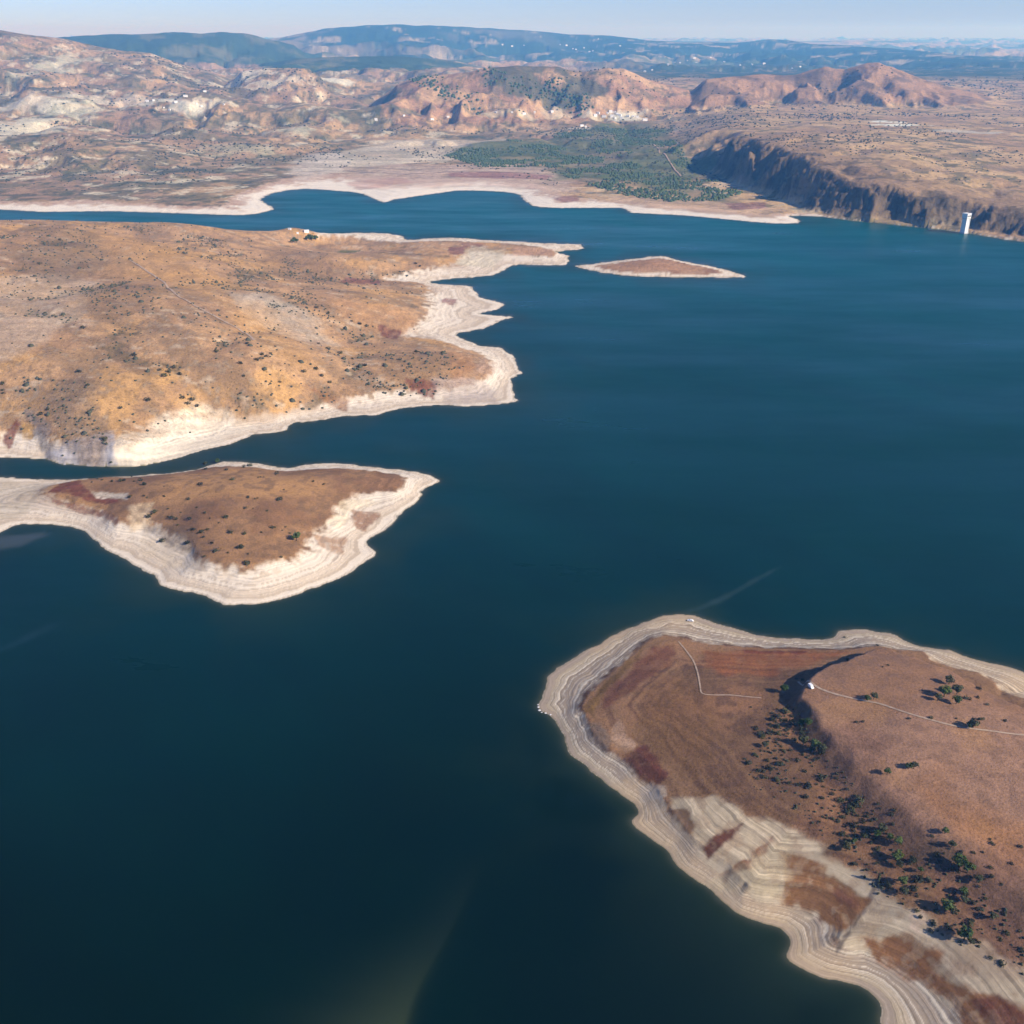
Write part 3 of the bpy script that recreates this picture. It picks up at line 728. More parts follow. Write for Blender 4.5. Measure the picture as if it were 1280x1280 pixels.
def ground_mat(name, s_fine, s_mid, bump, lines=1.0):
    m, nt, p, nd = mat(name)
    p.inputs['Roughness'].default_value = 0.95
    p.inputs['Specular IOR Level'].default_value = 0.15
    at = N_(nt, 'ShaderNodeAttribute', attribute_name='soil')
    geo = N_(nt, 'ShaderNodeNewGeometry')
    n1 = N_(nt, 'ShaderNodeTexNoise'); n1.inputs['Scale'].default_value = s_fine; n1.inputs['Detail'].default_value = 5; n1.inputs['Roughness'].default_value = .65
    n2 = N_(nt, 'ShaderNodeTexNoise'); n2.inputs['Scale'].default_value = s_mid; n2.inputs['Detail'].default_value = 6; n2.inputs['Roughness'].default_value = .62
    for n in (n1, n2):
        nt.links.new(geo.outputs['Position'], n.inputs['Vector'])
    mr1 = N_(nt, 'ShaderNodeMapRange'); mr1.inputs[1].default_value = .3; mr1.inputs[2].default_value = .7; mr1.inputs[3].default_value = .80; mr1.inputs[4].default_value = 1.18
    mr2 = N_(nt, 'ShaderNodeMapRange'); mr2.inputs[1].default_value = .3; mr2.inputs[2].default_value = .7; mr2.inputs[3].default_value = .86; mr2.inputs[4].default_value = 1.12
    nt.links.new(n1.outputs['Fac'], mr1.inputs[0]); nt.links.new(n2.outputs['Fac'], mr2.inputs[0])
    mu0 = N_(nt, 'ShaderNodeMath', operation='MULTIPLY'); nt.links.new(mr1.outputs[0], mu0.inputs[0]); nt.links.new(mr2.outputs[0], mu0.inputs[1])
    n3 = N_(nt, 'ShaderNodeTexNoise'); n3.inputs['Scale'].default_value = s_fine * 1.7; n3.inputs['Detail'].default_value = 3; n3.inputs['Roughness'].default_value = .7
    nt.links.new(geo.outputs['Position'], n3.inputs['Vector'])
    mr3 = N_(nt, 'ShaderNodeMapRange'); mr3.interpolation_type = 'SMOOTHSTEP'       # dark tufts of dry grass and low scrub
    mr3.inputs[1].default_value = .55; mr3.inputs[2].default_value = .66; mr3.inputs[3].default_value = 1.0; mr3.inputs[4].default_value = .58
    mr4 = N_(nt, 'ShaderNodeMapRange'); mr4.interpolation_type = 'SMOOTHSTEP'       # pale stones
    mr4.inputs[1].default_value = .40; mr4.inputs[2].default_value = .30; mr4.inputs[3].default_value = 1.0; mr4.inputs[4].default_value = 1.28
    nt.links.new(n3.outputs['Fac'], mr3.inputs[0]); nt.links.new(n3.outputs['Fac'], mr4.inputs[0])
    mu1 = N_(nt, 'ShaderNodeMath', operation='MULTIPLY'); nt.links.new(mr3.outputs[0], mu1.inputs[0]); nt.links.new(mr4.outputs[0], mu1.inputs[1])
    mu2 = N_(nt, 'ShaderNodeMath', operation='MULTIPLY'); nt.links.new(mu0.outputs[0], mu2.inputs[0]); nt.links.new(mu1.outputs[0], mu2.inputs[1])
    # bare drawdown belt: smooth silt with thin old waterlines
    ba = N_(nt, 'ShaderNodeAttribute', attribute_name='bare'); wl = N_(nt, 'ShaderNodeAttribute', attribute_name='waterline')
    l1 = N_(nt, 'ShaderNodeTexNoise', noise_dimensions='1D'); l1.inputs['Scale'].default_value = .62; l1.inputs['Detail'].default_value = 3; l1.inputs['Roughness'].default_value = .6
    nt.links.new(wl.outputs['Fac'], l1.inputs['W'])
    mr5 = N_(nt, 'ShaderNodeMapRange'); mr5.interpolation_type = 'SMOOTHSTEP'; mr5.inputs[1].default_value = .36; mr5.inputs[2].default_value = .52; mr5.inputs[3].default_value = 1 - .36 * lines; mr5.inputs[4].default_value = 1.0
    mr6 = N_(nt, 'ShaderNodeMapRange'); mr6.interpolation_type = 'SMOOTHSTEP'; mr6.inputs[1].default_value = .54; mr6.inputs[2].default_value = .66; mr6.inputs[3].default_value = 1.0; mr6.inputs[4].default_value = 1 + .20 * lines
    nt.links.new(l1.outputs['Fac'], mr5.inputs[0]); nt.links.new(l1.outputs['Fac'], mr6.inputs[0])
    bl_ = N_(nt, 'ShaderNodeMath', operation='MULTIPLY'); nt.links.new(mr5.outputs[0], bl_.inputs[0]); nt.links.new(mr6.outputs[0], bl_.inputs[1])
    brk = N_(nt, 'ShaderNodeMapRange'); brk.inputs[1].default_value = .38; brk.inputs[2].default_value = .58; brk.inputs[3].default_value = .25; brk.inputs[4].default_value = 1.0
    nt.links.new(n2.outputs['Fac'], brk.inputs[0])
    bmx = N_(nt, 'ShaderNodeMix', data_type='FLOAT'); bmx.inputs['A'].default_value = 1.0; nt.links.new(brk.outputs[0], bmx.inputs['Factor']); nt.links.new(bl_.outputs[0], bmx.inputs['B'])
    fine = N_(nt, 'ShaderNodeMapRange'); fine.inputs[1].default_value = .3; fine.inputs[2].default_value = .7; fine.inputs[3].default_value = .93; fine.inputs[4].default_value = 1.07
    nt.links.new(n1.outputs['Fac'], fine.inputs[0])
    bm_ = N_(nt, 'ShaderNodeMath', operation='MULTIPLY'); nt.links.new(bmx.outputs['Result'], bm_.inputs[0]); nt.links.new(fine.outputs[0], bm_.inputs[1])
    mu = N_(nt, 'ShaderNodeMix', data_type='FLOAT'); nt.links.new(ba.outputs['Fac'], mu.inputs['Factor']); nt.links.new(mu2.outputs[0], mu.inputs['A']); nt.links.new(bm_.outputs[0], mu.inputs['B'])
    inv = N_(nt, 'ShaderNodeMapRange'); inv.inputs[3].default_value = .6; inv.inputs[4].default_value = .12; nt.links.new(ba.outputs['Fac'], inv.inputs[0])
    vm = N_(nt, 'ShaderNodeVectorMath', operation='SCALE'); nt.links.new(at.outputs['Color'], vm.inputs[0]); nt.links.new(mu.outputs[0], vm.inputs['Scale'])
    nt.links.new(vm.outputs[0], p.inputs['Base Color'])
    bp = N_(nt, 'ShaderNodeBump'); bp.inputs['Strength'].default_value = .6; bp.inputs['Distance'].default_value = bump
    nt.links.new(inv.outputs[0], bp.inputs['Strength'])
    nt.links.new(n1.outputs['Fac'], bp.inputs['Height']); nt.links.new(bp.outputs[0], p.inputs['Normal'])
    return m

M_NEAR = ground_mat('dry_soil', .55, .06, .9)
M_ISL = ground_mat('dry_islet_soil', .5, .06, .9, .55)
M_PEN = ground_mat('dry_hill_soil', .22, .03, 2.2, .5)
M_FAR = ground_mat('far_hill_soil', .05, .008, 9.0, .4)

def tag(o, label, cat=None, group=None, kind=None):
    if label: o['label'] = label
    if cat: o['category'] = cat
    if group: o['group'] = group
    if kind: o['kind'] = kind
    return o

def mesh_np(name, V, Q, material, smooth=True, col=None, attr='soil', extra=None):
    me = bpy.data.meshes.new(name)
    V = np.ascontiguousarray(V, np.float32); Q = np.ascontiguousarray(Q, np.int32)
    me.vertices.add(len(V)); me.vertices.foreach_set('co', V.ravel())
    k = Q.shape[1]
    me.loops.add(Q.size); me.loops.foreach_set('vertex_index', Q.ravel())
    me.polygons.add(len(Q)); me.polygons.foreach_set('loop_start', np.arange(0, Q.size, k, dtype=np.int32))
    me.update(calc_edges=True)
    if smooth:
        me.polygons.foreach_set('use_smooth', np.ones(len(Q), bool))
    if col is not None:
        a = me.color_attributes.new(attr, 'FLOAT_COLOR', 'POINT')
        a.data.foreach_set('color', np.ascontiguousarray(np.column_stack([col, np.ones(len(V))]), np.float32).ravel())
    for nm_, val in (extra or {}).items():
        a = me.attributes.new(nm_, 'FLOAT', 'POINT'); a.data.foreach_set('value', np.ascontiguousarray(val, np.float32))
    me.materials.append(material)
    o = bpy.data.objects.new(name, me)
    COL.objects.link(o)
    return o

# ------------------------------------------------------------------ land pieces
vid = np.arange(NR * NC).reshape(NR, NC)
Q = np.stack([vid[:-1, :-1], vid[:-1, 1:], vid[1:, 1:], vid[1:, :-1]], -1).reshape(-1, 4)
zf = GZ.ravel(); regf = G['reg'].ravel(); hif = G['hi'].ravel(); yf_ = GY.ravel(); ridf = G['rid'].ravel()
keep = (zf[Q] > -2.5).any(1)
Q = Q[keep]
qr = regf[Q].max(1).astype(int)
qy = yf_[Q[:, 0]]; qh = hif[Q].max(1); qi = ridf[Q[:, 0]]
qr = np.where((qr == 5) & (qy > 8000), 8, qr)
qr = np.where((qr == 5) & (qy > 4750), 7, qr)
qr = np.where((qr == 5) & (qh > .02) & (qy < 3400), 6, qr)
XYZ = np.column_stack([GX.ravel(), GY.ravel(), zf]); CF = CG.reshape(-1, 3)
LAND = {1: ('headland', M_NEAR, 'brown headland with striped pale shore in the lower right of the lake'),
        2: ('near_headland', M_ISL, 'small brown headland ringed by a bright cream shore at the left'),
        3: ('peninsula', M_PEN, 'broad golden hilly peninsula reaching into the lake from the left'),
        4: ('islet', M_PEN, 'low tan islet off the tip of the peninsula'),
        5: ('far_shore', M_FAR, 'pale far lake shore with fields and scrub behind it'),
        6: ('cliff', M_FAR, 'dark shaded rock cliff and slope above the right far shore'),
        7: ('hills', M_FAR, 'brown and purple dry hills beyond the far shore'),
        8: ('mountains', M_FAR, 'hazy blue mountain ranges along the horizon')}
for k, (nm, mt_, lab) in LAND.items():
    q = Q[qr == k]
    if not len(q):
        continue
    used, inv = np.unique(q, return_inverse=True)
    tag(mesh_np(nm, XYZ[used], inv.reshape(-1, 4), mt_, True, CF[used], extra={'bare': CBARE.ravel()[used], 'waterline': CLINE.ravel()[used]}), lab, kind='structure')

# ------------------------------------------------------------------ lake
wm, wt, wp, wnod = mat('lake_water')
wp.inputs['IOR'].default_value = 1.17
wat = N_(wt, 'ShaderNodeAttribute', attribute_name='silt')
wgeo = N_(wt, 'ShaderNodeNewGeometry')
wmap = N_(wt, 'ShaderNodeMapping'); wmap.inputs['Rotation'].default_value = (0, 0, math.radians(35)); wmap.inputs['Scale'].default_value = (.0025, .009, 1)
wnz = N_(wt, 'ShaderNodeTexNoise'); wnz.inputs['Scale'].default_value = 1.0; wnz.inputs['Detail'].default_value = 6; wnz.inputs['Roughness'].default_value = .6
wt.links.new(wgeo.outputs['Position'], wmap.inputs['Vector']); wt.links.new(wmap.outputs[0], wnz.inputs['Vector'])
wr = N_(wt, 'ShaderNodeMapRange'); wr.inputs[1].default_value = .3; wr.inputs[2].default_value = .7; wr.inputs[3].default_value = .24; wr.inputs[4].default_value = .55
wt.links.new(wnz.outputs['Fac'], wr.inputs[0]); wt.links.new(wr.outputs[0], wp.inputs['Roughness'])
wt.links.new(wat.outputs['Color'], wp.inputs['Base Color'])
wn2 = N_(wt, 'ShaderNodeTexNoise'); wn2.inputs['Scale'].default_value = .22; wn2.inputs['Detail'].default_value = 5; wn2.inputs['Roughness'].default_value = .6
wt.links.new(wgeo.outputs['Position'], wn2.inputs['Vector'])
wb = N_(wt, 'ShaderNodeBump'); wb.inputs['Strength'].default_value = .08; wb.inputs['Distance'].default_value = .5
wt.links.new(wn2.outputs['Fac'], wb.inputs['Height']); wt.links.new(wb.outputs[0], wp.inputs['Normal'])

r_end = int(np.searchsorted(YR, 3700))
rows = np.arange(0, r_end, 2); cols = np.arange(0, NC, 2)
WX = GX[np.ix_(rows, cols)]; WY = GY[np.ix_(rows, cols)]
wd = G['dsh'][np.ix_(rows, cols)]
sand = np.array([.16, .14, .095], F); silt = np.array([.018, .030, .012], F)
ww = (7 + 22 * sstep(.35, .75, fbm(WX, WY, 60, 3, 601))) * np.clip(WY / 700, 1, 2)
sh = np.exp(np.minimum(wd, 0) / ww)
haze_reach = WY + (fbm(WX, WY, 260, 4, 603) - .5) * 420          # greener near, brighter and bluer far: haze and sky reflection painted in
wc = np.stack([np.interp(haze_reach, [300, 600, 1100, 2600], c_) for c_ in ([.0003, .0002, .0001, .0001], [.0062, .0150, .031, .080], [.0002, .0100, .028, .086])], -1).astype(F)
greenish = np.array([.0006, .0058, .0006], F)
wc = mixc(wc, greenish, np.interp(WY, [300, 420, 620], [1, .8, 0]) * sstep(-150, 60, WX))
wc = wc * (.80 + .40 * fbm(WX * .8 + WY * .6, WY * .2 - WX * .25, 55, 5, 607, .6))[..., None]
wc = mixc(wc, silt, sh * .7)
wc = mixc(wc, sand, np.exp(np.minimum(wd, 0) / 1.5) * .35)
# silt plumes drifting off the spits: (edge polyline px, fade distance m, strength)
def plume(c, poly, col, strength, soft_in, rag):
    P = px_poly(poly, 0)
    d = sdist(WX, WY, P, 200.0) + (fbm(WX, WY, 16, 3, 611) - .5) * rag
    return mixc(c, col, sstep(0, soft_in, d) * strength)
PL = px_poly([(606,1060),(588,1105),(560,1165),(543,1195),(524,1228),(512,1255),(504,1284),(495,1420)], 0)
e = np.full(WX.shape, 1e9, F); side = np.zeros(WX.shape, F); along = np.zeros(WX.shape, F)
for i in range(len(PL) - 1):
    a, b = PL[i], PL[i + 1]; ex, ey = b - a; L = math.hypot(ex, ey)
    px_, py_ = WX - a[0], WY - a[1]
    t = np.clip((px_ * ex + py_ * ey) / L ** 2, 0, 1)
    d = np.hypot(px_ - t * ex, py_ - t * ey); s = (px_ * ey - py_ * ex) / L
    up = d < e
    e = np.where(up, d, e); side = np.where(up, -np.sign(s), side); along = np.where(up, i + t, along)
sd_ = -e * np.sign(side) if False else e * side
left_of = (WX < np.interp(WY, PL[::-1, 1] if PL[0, 1] < PL[-1, 1] else PL[::-1, 1], PL[::-1, 0]))
fade = np.interp(along, [0, 1, 3, 5, 7], [.0, .06, .20, .50, .85])
wide = np.interp(along, [0, 2, 5, 7], [7, 15, 26, 38])
pm = np.where(left_of, np.exp(-(e / wide) ** 1.5), np.exp(-e / 2.5)) * fade * (WY < PL[0, 1] + 5)
wc = mixc(wc, np.array([.042, .054, .022], F), pm)
wc = plume(wc, [(862,768),(900,757),(960,722),(1010,690),(960,712),(900,744),(850,764)], np.array([.03, .055, .05], F), .7, 7, 8)
wc = plume(wc, [(-120,690),(0,668),(60,662),(70,668),(30,685),(0,690),(-100,700)], np.array([.05, .062, .06], F), .8, 10, 5)
wc = plume(wc, [(-200,830),(0,805),(60,775),(80,780),(20,815),(-200,850)], np.array([.012, .035, .04], F), .6, 14, 8)
wvid = np.arange(WX.size).reshape(WX.shape)
wq = np.stack([wvid[:-1, :-1], wvid[:-1, 1:], wvid[1:, 1:], wvid[1:, :-1]], -1).reshape(-1, 4)
wq = wq[(wd.ravel()[wq] < 25).any(1)]
used, inv = np.unique(wq, return_inverse=True)
WV = np.column_stack([WX.ravel(), WY.ravel(), np.zeros(WX.size)])
lake = mesh_np('lake', WV[used], inv.reshape(-1, 4), wm, True, wc.reshape(-1, 3)[used], 'silt')  # attribute holds the full lake colour, painted distance haze included
tag(lake, 'deep blue green reservoir water between the dry shores', kind='structure')

# ------------------------------------------------------------------ haze
hm = bpy.data.materials.new('haze_air'); hm.use_nodes = True
hm.node_tree.nodes.clear()
hv = hm.node_tree.nodes.new('ShaderNodeVolumePrincipled'); ho = hm.node_tree.nodes.new('ShaderNodeOutputMaterial')
hv.inputs['Color'].default_value = (0.15, 0.48, 1.0, 1)
hv.inputs['Absorption Color'].default_value = (1, 1, 1, 1)
hv.inputs['Density'].default_value = 6.4e-5
hv.inputs['Anisotropy'].default_value = 0.1
hm.node_tree.links.new(hv.outputs[0], ho.inputs['Volume'])
HB = np.array([[x, y, z] for z in (-60, 620) for y in (-3000, 60000) for x in (-48000, 48000)], float)
HQ = np.array([[0, 2, 3, 1], [4, 5, 7, 6], [0, 1, 5, 4], [2, 6, 7, 3], [0, 4, 6, 2], [1, 3, 7, 5]])
haze = mesh_np('haze', HB, HQ, hm, False)
tag(haze, 'thin blue air haze over lake and hills', kind='stuff')

# ================================================================== objects
def empty(name, loc, rz=0.0, sc=1.0):
    o = bpy.data.objects.new(name, None); COL.objects.link(o)
    o.location = loc; o.rotation_euler = (0, 0, rz); o.scale = (sc, sc, sc) if np.isscalar(sc) else sc
    o.empty_display_size = 0.5
    return o

class MB:
    """collects faces; build() links them as one mesh object"""
    def __init__(self):
        self.v = []; self.f = []
    def add(self, V, Fc):
        o = len(self.v); self.v += [tuple(p) for p in V]; self.f += [tuple(i + o for i in q) for q in Fc]
    def box(self, x0, x1, y0, y1, z0, z1, taper=0.0):
        t = taper
        self.add([(x0, y0, z0), (x1, y0, z0), (x1, y1, z0), (x0, y1, z0), (x0 + t, y0 + t, z1), (x1 - t, y0 + t, z1), (x1 - t, y1 - t, z1), (x0 + t, y1 - t, z1)],
                 [(0, 3, 2, 1), (4, 5, 6, 7), (0, 1, 5, 4), (1, 2, 6, 5), (2, 3, 7, 6), (3, 0, 4, 7)])
    def prism(self, prof, y0, y1, inset=0.0):             # profile in x,z, extruded along y
        n = len(prof)
        V = [(x, y0, z) for x, z in prof] + [(x, y1, z) for x, z in prof]
        Fc = [tuple(range(n)), tuple(range(2 * n - 1, n - 1, -1))] + [(i, i + n, (i + 1) % n + n, (i + 1) % n) for i in range(n)]
        self.add(V, Fc)
    def cyl(self, p0, p1, r0, r1, n=8):
        p0 = Vector(p0); p1 = Vector(p1); d = (p1 - p0).normalized(); a = d.orthogonal().normalized(); b = d.cross(a)
        V = [];
        for p, r in ((p0, r0), (p1, r1)):
            V += [tuple(p + (a * math.cos(2 * math.pi * k / n) + b * math.sin(2 * math.pi * k / n)) * r) for k in range(n)]
        self.add(V, [(k, (k + 1) % n, (k + 1) % n + n, k + n) for k in range(n)] + [tuple(range(n))[::-1], tuple(range(n, 2 * n))])
    def mesh(self, name, material):
        me = bpy.data.meshes.new(name); me.from_pydata(self.v, [], self.f); me.materials.append(material); me.update()
        return me
    def build(self, name, material, parent=None):
        o = bpy.data.objects.new(name, self.mesh(name, material)); COL.objects.link(o); o.parent = parent
        return o

def foliage_mesh(name, lobes, nleaf, size, material, seed):
    """leaf clumps spread through a few overlapping lobes (x, y, z, rx, ry, rz)"""
    r = random.Random(seed); V = []; Fc = []
    for i in range(nleaf):
        L = lobes[r.randrange(len(lobes))]
        while True:
            p = Vector((r.uniform(-1, 1), r.uniform(-1, 1), r.uniform(-1, 1)))
            if .35 < p.length < 1: break
        if r.random() < .6: p = p.normalized() * r.uniform(.82, 1.08)
        c = Vector((L[0] + p.x * L[3], L[1] + p.y * L[4], L[2] + p.z * L[5]))
        n = (p.normalized() + Vector((r.uniform(-.7, .7), r.uniform(-.7, .7), r.uniform(-.3, .9)))).normalized()
        a = n.orthogonal().normalized(); b = n.cross(a); w = r.uniform(0, 6.28)
        a, b = a * math.cos(w) + b * math.sin(w), b * math.cos(w) - a * math.sin(w)
        s = size * r.uniform(.6, 1.3); o = len(V)
        V += [tuple(c + a * s), tuple(c + b * s * .7 + n * s * .25), tuple(c - a * s * .9), tuple(c - b * s * .7 + n * s * .2)]
        Fc.append((o, o + 1, o + 2, o + 3))
    me = bpy.data.meshes.new(name); me.from_pydata(V, [], Fc); me.materials.append(material); me.update()
    return me

def leaf_mat(name, c0, c1):
    m, nt, p, nd = mat(name)
    p.inputs['Roughness'].default_value = .7; p.inputs['Specular IOR Level'].default_value = .2
    geo = N_(nt, 'ShaderNodeNewGeometry'); oi = N_(nt, 'ShaderNodeObjectInfo'); nz = N_(nt, 'ShaderNodeTexNoise'); nz.inputs['Scale'].default_value = .7
    nt.links.new(geo.outputs['Position'], nz.inputs['Vector'])
    ad = N_(nt, 'ShaderNodeMath', operation='ADD'); nt.links.new(nz.outputs['Fac'], ad.inputs[0]); nt.links.new(oi.outputs['Random'], ad.inputs[1])
    ml = N_(nt, 'ShaderNodeMath', operation='MULTIPLY'); ml.inputs[1].default_value = .5; nt.links.new(ad.outputs[0], ml.inputs[0])
    rp = N_(nt, 'ShaderNodeValToRGB'); rp.color_ramp.elements[0].position = .2; rp.color_ramp.elements[1].position = .8
    rp.color_ramp.elements[0].color = (*c0, 1); rp.color_ramp.elements[1].color = (*c1, 1)
    nt.links.new(ml.outputs[0], rp.inputs['Fac']); nt.links.new(rp.outputs['Color'], p.inputs['Base Color'])
    return m

M_LEAF = leaf_mat('green_leaves', (.034, .062, .014), (.095, .125, .028))
M_OLIVE = leaf_mat('olive_leaves', (.040, .045, .018), (.085, .085, .036))
M_DARK = leaf_mat('dark_scrub_leaves', (.022, .025, .013), (.060, .060, .030))
M_BARK = plain('bark', (.09, .065, .045), .9, .3, 3)
M_FORE = leaf_mat('plantation_leaves', (.030, .056, .022), (.07, .100, .040))

def tree_meshes(kind, seed):
    r = random.Random(seed)
    t = MB()
    if kind == 'broad':
        lob = [(0, 0, 3.3, 1.7, 1.7, 1.5)] + [(1.25 * math.cos(a), 1.25 * math.sin(a), r.uniform(2.4, 3.9), r.uniform(.9, 1.3), r.uniform(.9, 1.3), r.uniform(.8, 1.1)) for a in (r.uniform(0, 1), r.uniform(1.6, 2.4), r.uniform(3.2, 4), r.uniform(4.6, 5.5))]
        t.cyl((0, 0, -.5), (.05, .02, 1.6), .24, .17, 7); n = 330; sz = .42
        for a in lob[1:]:
            t.cyl((.05, .02, 1.4), (a[0] * .8, a[1] * .8, a[2] * .95), .13, .04, 5)
    else:
        lob = [(0, 0, z, .75 - abs(z - 3) * .1, .75 - abs(z - 3) * .1, 1.0) for z in (1.6, 2.8, 4.0, 5.0)]
        t.cyl((0, 0, -.5), (0, 0, 4.6), .18, .05, 7); n = 240; sz = .32
        for z in (1.8, 2.6, 3.4):
            t.cyl((0, 0, z - .4), (r.uniform(-.5, .5), r.uniform(-.5, .5), z + .6), .07, .02, 5)
    return t.mesh('trunk', M_BARK), lob, n, sz

TREES = {}
for i in range(4):
    tm, lob, n, sz = tree_meshes('broad', 20 + i)
    TREES['g%d' % i] = (tm, foliage_mesh('crown', lob, n, sz, M_LEAF, 50 + i)); TREES['o%d' % i] = (tm, foliage_mesh('crown', lob, n, sz, M_OLIVE, 70 + i))
tm, lob, n, sz = tree_meshes('slim', 33)
TREES['p'] = (tm, foliage_mesh('crown', lob, n, sz, M_OLIVE, 90))

def add_tree(kind, p, sc, label, group=None, name='tree'):
    o = empty(name, (p[0], p[1], p[2]), random.uniform(0, 6.28), sc)
    tm, cm = TREES[kind]
    for nm, me in (('trunk', tm), ('crown', cm)):
        c = bpy.data.objects.new(nm, me); COL.objects.link(c); c.parent = o
    return tag(o, label, 'tree', group)

TL = [ # pixel of the trunk foot, kind, scale, label
    ((1181,1042),'g0',.95,'small bright green tree casting a long shadow on the bare upper slope'),
    ((1189,1059),'o1',1.0,'yellowish olive tree just below the small bright green slope tree'),
    ((1198,1083),'g1',1.75,'largest bright green tree at the middle of the headland grove'),
    ((1209,1091),'g2',1.55,'dark green tree touching the largest grove tree on its lower right'),
    ((1221,1103),'o2',1.1,'olive tree at the right end of the headland grove'),
    ((1203,1118),'g3',1.1,'green tree in the gap below the largest grove tree'),
    ((1205,1128),'o0',1.0,'olive tree right below the green gap tree'),
    ((1182,1138),'g2',1.55,'big round green tree beside the pale rock patch'),
    ((1190,1142),'o3',1.15,'yellow green tree leaning on the big round tree by the rock patch'),
    ((1205,1175),'g1',1.8,'big dark green tree at the edge of the bank with a blue shadow'),
    ((1213,1180),'o1',.8,'small olive tree at the right foot of the bank edge tree'),
    ((1241,1150),'o2',1.0,'lone olive tree low on the right slope near the frame'),
    ((1122,1056),'g3',1.25,'green tree in the middle of the left grove line'),
    ((1121,1075),'g0',1.4,'tall bright green tree below the left grove line'),
    ((1124,1084),'o3',1.0,'pale olive tree at the foot of the tall bright green tree'),
    ((1128,1106),'g2',1.2,'green tree above the striped bank, left of the big round tree'),
    ((1129,1118),'o0',1.1,'olive tree nearest above the gully in the bank'),
    ((1102,1040),'o1',1.25,'yellow olive tree at the top of the left grove line'),
    ((1096,1046),'g1',1.0,'dark tree tucked beside the yellow olive tree'),
    ((1112,1050),'g0',1.0,'small green tree between the yellow olive and the grove line'),
    ((1058,1064),'o2',1.0,'olive tree standing alone left of the grove above the pale bank'),
    ((1098,1102),'p',1.1,'slim upright pale tree at the bank edge'),
    ((1067,1054),'g3',.8,'small dark tree up left of the grove'),
    ((1080,1048),'o0',.85,'small olive tree between the dark tree and the grove'),
    ((1140,1078),'o3',.9,'small olive tree between the two headland groves'),
    ((1150,1090),'g1',.8,'small dark green tree in the hollow between the groves'),
    ((1180,871),'g1',2.0,'bright green tree in the clump near the far beach'),
    ((1186,855),'o1',1.5,'olive tree at the back of the clump near the far beach'),
    ((1196,868),'o2',1.6,'grey olive tree at the right of the far beach clump'),
    ((1195,880),'g2',1.4,'low dark tree at the front of the far beach clump'),
    ((1172,876),'o3',1.3,'olive tree at the left foot of the far beach clump'),
    ((1216,910),'o0',1.6,'wide olive tree beside the dirt track'),
    ((1211,911),'g3',1.1,'dark tree joined to the wide olive tree by the track'),
    ((1092,874),'o1',1.2,'olive tree just above the dirt track right of the white van'),
    ((1084,876),'g0',1.0,'dark tree beside the olive tree above the track'),
    ((1004,931),'o2',1.5,'yellow green tree at the foot of the scarp'),
    ((1027,940),'o3',1.4,'olive tree halfway along the scarp foot'),
    ((1018,936),'g2',1.5,'dark tree between the two scarp foot trees'),
    ((980,866),'g1',1.5,'dark green tree in the corner where the scarp bends'),
    ((1009,907),'g0',1.3,'dark tree on the scarp side above the yellow green tree'),
    ((1000,908),'g3',1.2,'second dark tree on the scarp side, left of the first'),
    ((1109,968),'g2',1.0,'small green tree on the open plateau left of the hedge tree'),
    ((1142,961),'o3',1.15,'hedge like dark olive tree alone on the open plateau'),
    ((1136,961),'g0',1.0,'dark tree joined to the hedge like plateau tree'),
    ((1101,1038),'g1',.8,'small green tree at the upper left rim of the grove'),
    ((956,934),'o0',1.0,'low olive tree on the slope left of the scarp'),
    ((371,676),'g1',2.0,'bright green tree at the bank edge of the near headland'),
    ((272,579),'g0',1.3,'green tree on the back shore of the near headland'),
    ((257,581),'o1',1.1,'olive tree left of the green tree on the back shore'),
]
P = pick([t[0] for t in TL], 280, 1400)
for (uv, kd, sc, lab), p in zip(TL, P):
    add_tree(kd, p, sc * .88, lab)
KN = [((384,301),'g1',2.2),((390,301),'g2',2.4),((395,300),'g0',2.2),((387,298),'g3',2.0),((366,304),'g0',2.0),((371,304),'g2',1.9),((368,301),'g3',1.7)]
P = pick([t[0] for t in KN], 1400, 2500)
for i, ((uv, kd, sc), p) in enumerate(zip(KN, P)):
    add_tree(kd, p, sc, 'dark green tree in the right grove by the peninsula knoll' if i < 4 else 'dark green tree in the left grove by the peninsula knoll', 'grove trees on the peninsula knoll')

# ---- shrubs
SHR = []
for i in range(6):
    r = random.Random(400 + i)
    lob = [(r.uniform(-.5, .5), r.uniform(-.5, .5), r.uniform(.3, .6), r.uniform(.6, .9), r.uniform(.6, .9), r.uniform(.5, .7)) for _ in range(3)]
    SHR.append(foliage_mesh('shrub', lob, 90, .24, M_DARK if i % 3 else M_OLIVE, 430 + i))
def in_poly(poly_px, zr, n, rng, dens=None):
    P = px_poly(poly_px, zr); lo = P.min(0); hi = P.max(0)
    out = np.zeros((0, 2))
    while len(out) < n:
        q = rng.uniform(lo, hi, (n * 4, 2))
        k = sdist(q[:, 0], q[:, 1], P, 1e4) > 0
        if dens: k &= rng.uniform(0, 1, len(q)) < dens(q[:, 0], q[:, 1])
        out = np.vstack([out, q[k]])
    return out[:n]
def clump(sc, th):
    return lambda x, y: sstep(th, th + .12, fbm(x, y, sc, 3, 811))
SH = []      # x, y, scale, label, group
def shrubs(poly, zr, n, smin, smax, label, group, dens=None):
    q = in_poly(poly, zr, n, RNG, dens); z = ground(q[:, 0], q[:, 1])
    for (x, y), zz in zip(q, z):
        if zz > 1.5:
            SH.append((x, y, zz, smin + (smax - smin) * RNG.uniform() ** 2.2, label, group))
shrubs([(978,862),(998,872),(1012,905),(1040,945),(1075,985),(1110,1025),(1095,1035),(1050,985),(1010,940),(985,900),(972,880)], 26, 40, 1.0, 2.7, 'dark shrub crowded along the foot of the headland scarp', 'shrubs along the scarp foot')
